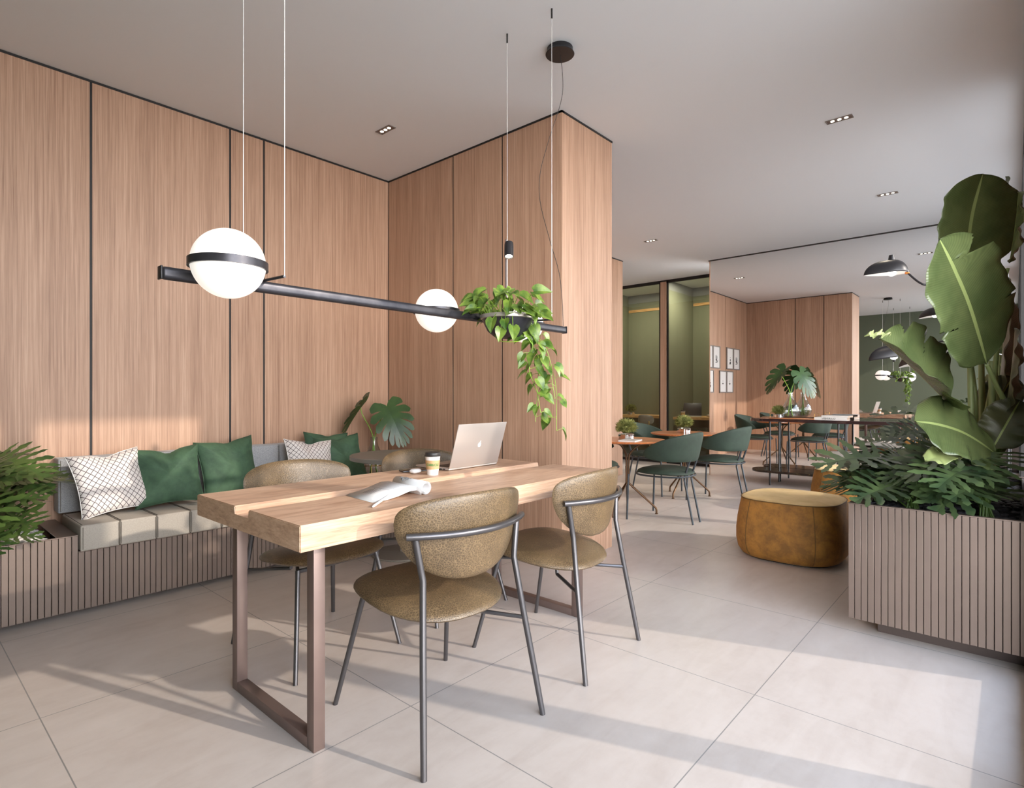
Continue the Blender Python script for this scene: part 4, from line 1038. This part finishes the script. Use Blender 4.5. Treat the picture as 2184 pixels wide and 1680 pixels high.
MB().tube([(.112*math.cos(a), .112*math.sin(a), .255) for a in [2*pi*i/40 for i in range(40)]], .003, 6, closed=True).tube([(.112*math.cos(a), .112*math.sin(a), .150) for a in [2*pi*i/40 for i in range(40)]], .003, 6, closed=True).build('ring', M['gold'], rs)
for k in range(4):
    a = pi/4+k*pi/2; MB().tube([(.112*math.cos(a), .112*math.sin(a), 0), (.112*math.cos(a), .112*math.sin(a), .262)], .003, 6).build('leg', M['gold'], rs)
MB().lathe([(.0001, .149), (.06, .149), (.06, .153), (.0001, .153)], (0, 0, 0), 24, cap=False).tube([(-.112, 0, .151), (.112, 0, .151)], .0025, 6).tube([(0, -.112, .151), (0, .112, .151)], .0025, 6).build('support_plate', M['gold'], rs)
CZ = .878
VC2 = (7.985, 2.20, CZ+.012)
vase_plant('teardrop glass vase standing on the tray of the dark console', VC2, 0)
monstera('two monstera leaves in the glass vase on the dark console', VC2, 0, 1.0)
tr_ = thing('serving_tray', 'tan tray with thin brass handles on the dark console', 'tray', (8.0, 2.16, CZ))
MB().box((-.14, -.27, 0), (.14, .27, .011), .004).build('tray_base', M['leather_tan'], tr_)
for sy in (-1, 1): MB().tube([(-.11, sy*.262, .011), (-.11, sy*.268, .075), (.11, sy*.268, .075), (.11, sy*.262, .011)], .003, 6).build('handle', M['gold'], tr_)
dup(b0, (7.98, 2.345, CZ+.011), 1.4, 'moss ball plant in a silver pot on the dark console, left of the vase').scale = (.8, .8, .8)
def book(label, loc, w_, d_, h, cover, rz=0, words=None, grp='books on the dark console'):
    t = thing('coffee_table_book', label, 'book', loc, rz, grp)
    MB().box((-w_/2, -d_/2, 0), (w_/2, d_/2, .003)).box((-w_/2, -d_/2, h-.003), (w_/2, d_/2, h)).box((-w_/2, -d_/2, .003), (-w_/2+.004, d_/2, h-.003)).build('cover', cover, t, flat=True)
    MB().box((-w_/2+.004, -d_/2+.004, .003), (w_/2-.004, d_/2-.004, h-.003)).build('pages', M['book_tan'], t, flat=True)
    if words:
        mt = Matrix(((0, 0, -1, -w_/2-.0006), (-1, 0, 0, .02), (0, 1, 0, h/2), (0, 0, 0, 1)))
        text('spine_lettering', words, h*.95, M['ink'], t, mt, .0003, mirror=True)
    return t
book('grey book on the dark console with large black lettering on its spine', (8.02, 1.72, CZ), .26, .36, .034, M['book_cream'], math.radians(3), 'SAARINEN')
book('smaller grey book lying on top of the lettered one on the console', (8.05, 1.67, CZ+.034), .22, .30, .022, M['book_cream'], math.radians(-5))

# ------------------------------------------------------------------ two-armed black lamp
LPx, LPy = 6.58, .045
fl = thing('arm_lamp', 'tall black lamp with long curved arms and shell-shaped shades', 'lamp', (LPx, LPy, 0)); LO = Vector((LPx, LPy, 0))
MB().lathe([(.15, 0), (.15, .012), (.02, .02)], (0, 0, 0), 40).build('base', M['black_metal'], fl)
MB().tube([(0, 0, .015), (0, 0, 2.08), (.0, .02, 2.19), (-.0, .08, 2.235), (-.01, .14, 2.24)], .010, 10, smooth=5).build('pole', M['black_metal'], fl)
def shade(tip, joint, size, name='shade'):
    """asymmetric shell shade pointing from the arm joint to the tip"""
    tip, joint = Vector(tip)-LO, Vector(joint)-LO; ax = (tip-joint); L = ax.length; ax.normalize()
    sd = Vector((0, 0, 1)).cross(ax).normalized(); up = ax.cross(sd).normalized()
    if up.z < 0: up = -up
    cen = joint + ax*L*.36
    K = 40; rings = []
    for j in range(12):
        v_ = j/11; k = math.cos(v_*pi/2*.985)**.8 if j < 11 else .12
        ring = []
        for i in range(K):
            a = 2*pi*i/K; c_, s_ = math.cos(a), math.sin(a)
            e = (.64 if c_ > 0 else .36)*L; x = e*math.copysign(abs(c_)**(1.3 if c_ > 0 else .9), c_)*k; y = .28*L*s_*(1-.35*max(0, c_)**2)*k
            ring.append(cen + ax*(x) + sd*y + up*(.34*L*math.sin(v_*pi/2)**1.1 - .02*L*max(0, c_)**2*(1-v_)))
        rings.append(ring)
    t_ = MB().loft(rings, cap=False); t_.bm.faces.new([v for v in t_.bm.verts][-K:])
    o = t_.build('shade', M['black_metal'], fl); q = o.modifiers.new('thickness', 'SOLIDIFY'); q.thickness = .002; o.data.materials.append(M['paper']); q.material_offset = 1; q.offset = -1
    topc = cen + up*.33*L
    MB().tube([topc - up*.01, topc + up*.05*L, topc + up*.13*L], [.075*L, .07*L, .055*L], 16).build('shade_cap', M['black_metal'], o)
    bc = cen + up*.03*L
    MB().lathe([(max(1e-4, .095*L*math.sin(pi*i/12)), -.095*L*math.cos(pi*i/12)) for i in range(13)], bc, 20, cap=False).build('bulb', M['bulb'], o)
    MB().tube([joint - ax*.01, joint + ax*.02], .012, 10).build('swivel_joint', M['socket_copper'], o)
    return o
t1, j1 = PX(1842, 586, 6.22), PD(1936, 582, 5.30)
t2, j2 = PX(1853, 768, 7.20), PD(1937, 758, 6.15)
shade(t1, j1, 1); shade(t2, j2, 1)
MB().tube([Vector((-.01, .14, 2.24)), PD(2060, 598, 5.05)-LO, PD(1985, 607, 5.18)-LO, PD(1962, 603, 5.22)-LO, j1-LO], .009, 10, smooth=5).build('arm', M['black_metal'], fl)
MB().tube([Vector((0, 0, 1.70)), PD(2070, 722, 5.6)-LO, PD(2008, 728, 5.9)-LO, PD(1960, 742, 6.05)-LO, j2-LO], .009, 10, smooth=5).build('arm', M['black_metal'], fl)

# ------------------------------------------------------------------ framed sketches on the oak wall beyond the block (seen in the mirror)
def picture(label, x, z, kind):
    t = thing('framed_sketch', label, 'picture', (x, YW, z), 0, 'framed sketches on the oak wall'); w_, h, d_ = .175, .222, .022
    MB().box((-w_, -d_, -h), (w_, 0, -h+.02)).box((-w_, -d_, h-.02), (w_, 0, h)).box((-w_, -d_, -h+.02), (-w_+.02, 0, h-.02)).box((w_-.02, -d_, -h+.02), (w_, 0, h-.02)).build('frame', M['frame_grey'], t, flat=True)
    MB().box((-w_+.02, -d_*.5, -h+.02), (w_-.02, -.001, h-.02)).build('paper', M['paper'], t, flat=True)
    mb = MB(); rn = random.Random(kind); y = -d_*.5-.0006
    if kind % 3 == 0:
        for i in range(5): a = -.7+.35*i; mb.tube([(0, y, -.09), (.05*a, y, -.02), (.06*a, y, .02+.015*i % .04)], .0025, 5)
        mb.tube([(-.06, y, -.06), (-.03, y, -.10), (.05, y, -.10)], .006, 6); mb.tube([(-.05, y, -.085), (.05, y, -.05)], .004, 6)
    elif kind % 3 == 1:
        for i, zz in enumerate((.02, -.03, -.09)): mb.puff(sup(.012+.012*i, .010+.010*i, 2, 12), lambda a, b, h_: (a-.02, y-h_*.1, b+zz), .002, 3, 1)
        mb.tube([(-.05, y, -.08), (.05, y, -.12)], .004, 6)
    else:
        mb.tube([(0, y, -.05), (0, y, .03)], .002, 5); mb.puff(sup(.03, .014, 2, 14), lambda a, b, h_: (a, y-h_*.1, b-.04), .002, 3, 1); mb.tube([(-.04, y, -.03), (.05, y, -.03)], .003, 5)
    mb.build('ink_drawing', M['ink'], t, flat=True); return t
RX = lambda x: x
for i, (x, z, k) in enumerate(((5.945, 1.925, 3), (5.585, 1.925, 6), (4.885, 1.93, 4), (4.52, 1.93, 9), (5.905, 1.45, 4), (5.255, 1.45, 5), (4.89, 1.45, 8))):
    picture(['framed ink sketch seen in the mirror, upper row, cut by the mirror edge', 'framed ink sketch seen in the mirror, upper row, plant-like branching drawing left of the gap', 'framed ink sketch seen in the mirror, upper right pair, three dark blots',
             'framed ink sketch seen in the mirror, rightmost of the upper row', 'framed sheet seen in the mirror, lower row, cut by the mirror edge', 'framed ink sketch seen in the mirror, left one of the lower pair', 'framed ink sketch seen in the mirror, right one of the lower pair'][i], x, z, k)

# ------------------------------------------------------------------ booths: desks, chair, laptop, cup, bin
def desk(label, pts, z, name='booth_desk'):
    t = thing(name, label, 'desk', (0, 0, 0), 0, 'booth desks')
    MB().poly(pts, z-.045, z).build('desktop', M['desk_wood'], t, flat=True)
    xs = [p[0] for p in pts]; ys = [p[1] for p in pts]
    MB().box((max(xs)-.06, min(ys)+.05, 0), (max(xs)-.02, max(ys)-.05, z-.045)).build('support_panel', M['booth_wall'], t, flat=True)
    return t
desk('angled wooden desk behind the glass, right of the oak post, with laptop on it', [(9.40, 4.525), (9.42, 4.26), (9.62, 3.40), (10.24, 3.40), (10.24, 4.525)], .80)
desk('wooden desk behind the glass, left of the oak post, with a small plant', [(9.62, 4.74), (10.24, 4.74), (10.24, 5.88), (9.62, 5.88)], .80)
l2 = thing('laptop', 'open dark laptop on the desk behind the right glass pane', 'laptop', (9.73, 4.33, .80), math.radians(-68))
MB().box((-.17, -.12, .002), (.17, .12, .014), .004).build('base', M['alu'], l2)
MB().box((-.17, -.004, 0), (.17, .004, .24), .003, mat=Matrix.Translation((0, .12, .012)) @ Matrix.Rotation(math.radians(-20), 4, 'X')).build('lid', M['dark_alu'], l2)
paper_cup('small takeaway cup on the desk behind the right glass pane', (9.58, 4.42, .80), 1, False)
ob = thing('open_book', 'open book with curved pages on the desk behind the glass', 'book', (9.80, 3.88, .80), math.radians(40))
mb = MB(); sheet(mb, [(-.2, .004), (-.13, .035), (-.04, .03), (0, .008), (.04, .03), (.13, .035), (.2, .004)], -.14, .14); q = mb.build('pages', M['paper'], ob, normals=False); q.modifiers.new('thickness', 'SOLIDIFY').thickness = .004
dup(b0, (9.78, 5.58, .80), .3, 'moss ball plant in a white pot behind the left glass pane')
bc = thing('booth_chair', 'grey-backed chair with brass legs behind the left glass pane', 'chair', (9.50, 4.98, 0), math.radians(-90-20))
MB().puff(sup(.21, .09, 3, 28), lambda a, b, h: (a, -.20 + 1.2*a*a - h, .74+b), .014, 6, .5).build('backrest', M['grey_top'], bc)
MB().puff(sup(.22, .22, 3, 28), lambda a, b, h: (a, b, .45+h), .02, 6, .5).build('seat', M['grey_top'], bc)
for sx in (-1, 1):
    MB().tube([(sx*.17, -.22, 0), (sx*.15, -.19, .45), (sx*.13, -.195, .72)], .009, 8).build('leg', M['gold'], bc); MB().tube([(sx*.18, .19, 0), (sx*.16, .17, .44)], .009, 8).build('leg', M['gold'], bc)
bn = thing('recycling_bin', 'dark bin with a pale recycling symbol under the booth desk', 'bin', (9.66, 4.06, 0), math.radians(-8))
MB().box((-.16, -.15, 0), (.16, .15, .62), .01).build('bin_body', plain('dark_green_bin', lin(58, 64, 54), .6), bn)
mb = MB()
for k in range(3):
    a0 = pi/2 + k*2*pi/3
    def rp_(r_, a): return (r_*math.cos(a), r_*math.sin(a))
    c_in, c_out = .045, .085
    arc_ = [rp_(c_out, a0-.62+i*.20) for i in range(6)] + [rp_(c_in, a0-.62+i*.20) for i in range(5, -1, -1)]
    mb.poly(arc_, 0, .001, fn=lambda y, z, x: (-.1605-x, -y, .49+z))
    ah = [rp_(c_in-.018, a0+.40), rp_(c_out+.018, a0+.40), rp_((c_in+c_out)/2, a0+.82)]
    mb.poly(ah, 0, .001, fn=lambda y, z, x: (-.1605-x, -y, .49+z))
mb.box((-.162, -.07, .375), (-.161, .07, .385)); mb.build('recycling_symbol', M['paper_grey'], bn, flat=True)
for k, (x, y) in enumerate(((9.30, 5.25), (9.30, 4.0))):  # fill lamps added out of sight behind the header to brighten the booths
    l = bpy.data.lights.new('booth_lamp', 'AREA'); l.energy = 34; l.size = .12; l.color = (1, .93, .80)
    lt = thing('booth_ceiling_lamp', ['flat strip lamp on the ceiling of the left booth', 'flat strip lamp on the ceiling of the right booth'][k], 'ceiling light', (x, y, ZC-.001), 0, 'booth ceiling lamps')
    MB().box((-.05, -.4, -.012), (.05, .4, 0), .003).build('diffuser', M['spot'] if False else emis('booth_diffuser', (1, .93, .8, 1), 1.2), lt)
    lo = bpy.data.objects.new('booth_lamp', l); C.objects.link(lo); lo.parent = lt; lo.location = (0, 0, -.016)
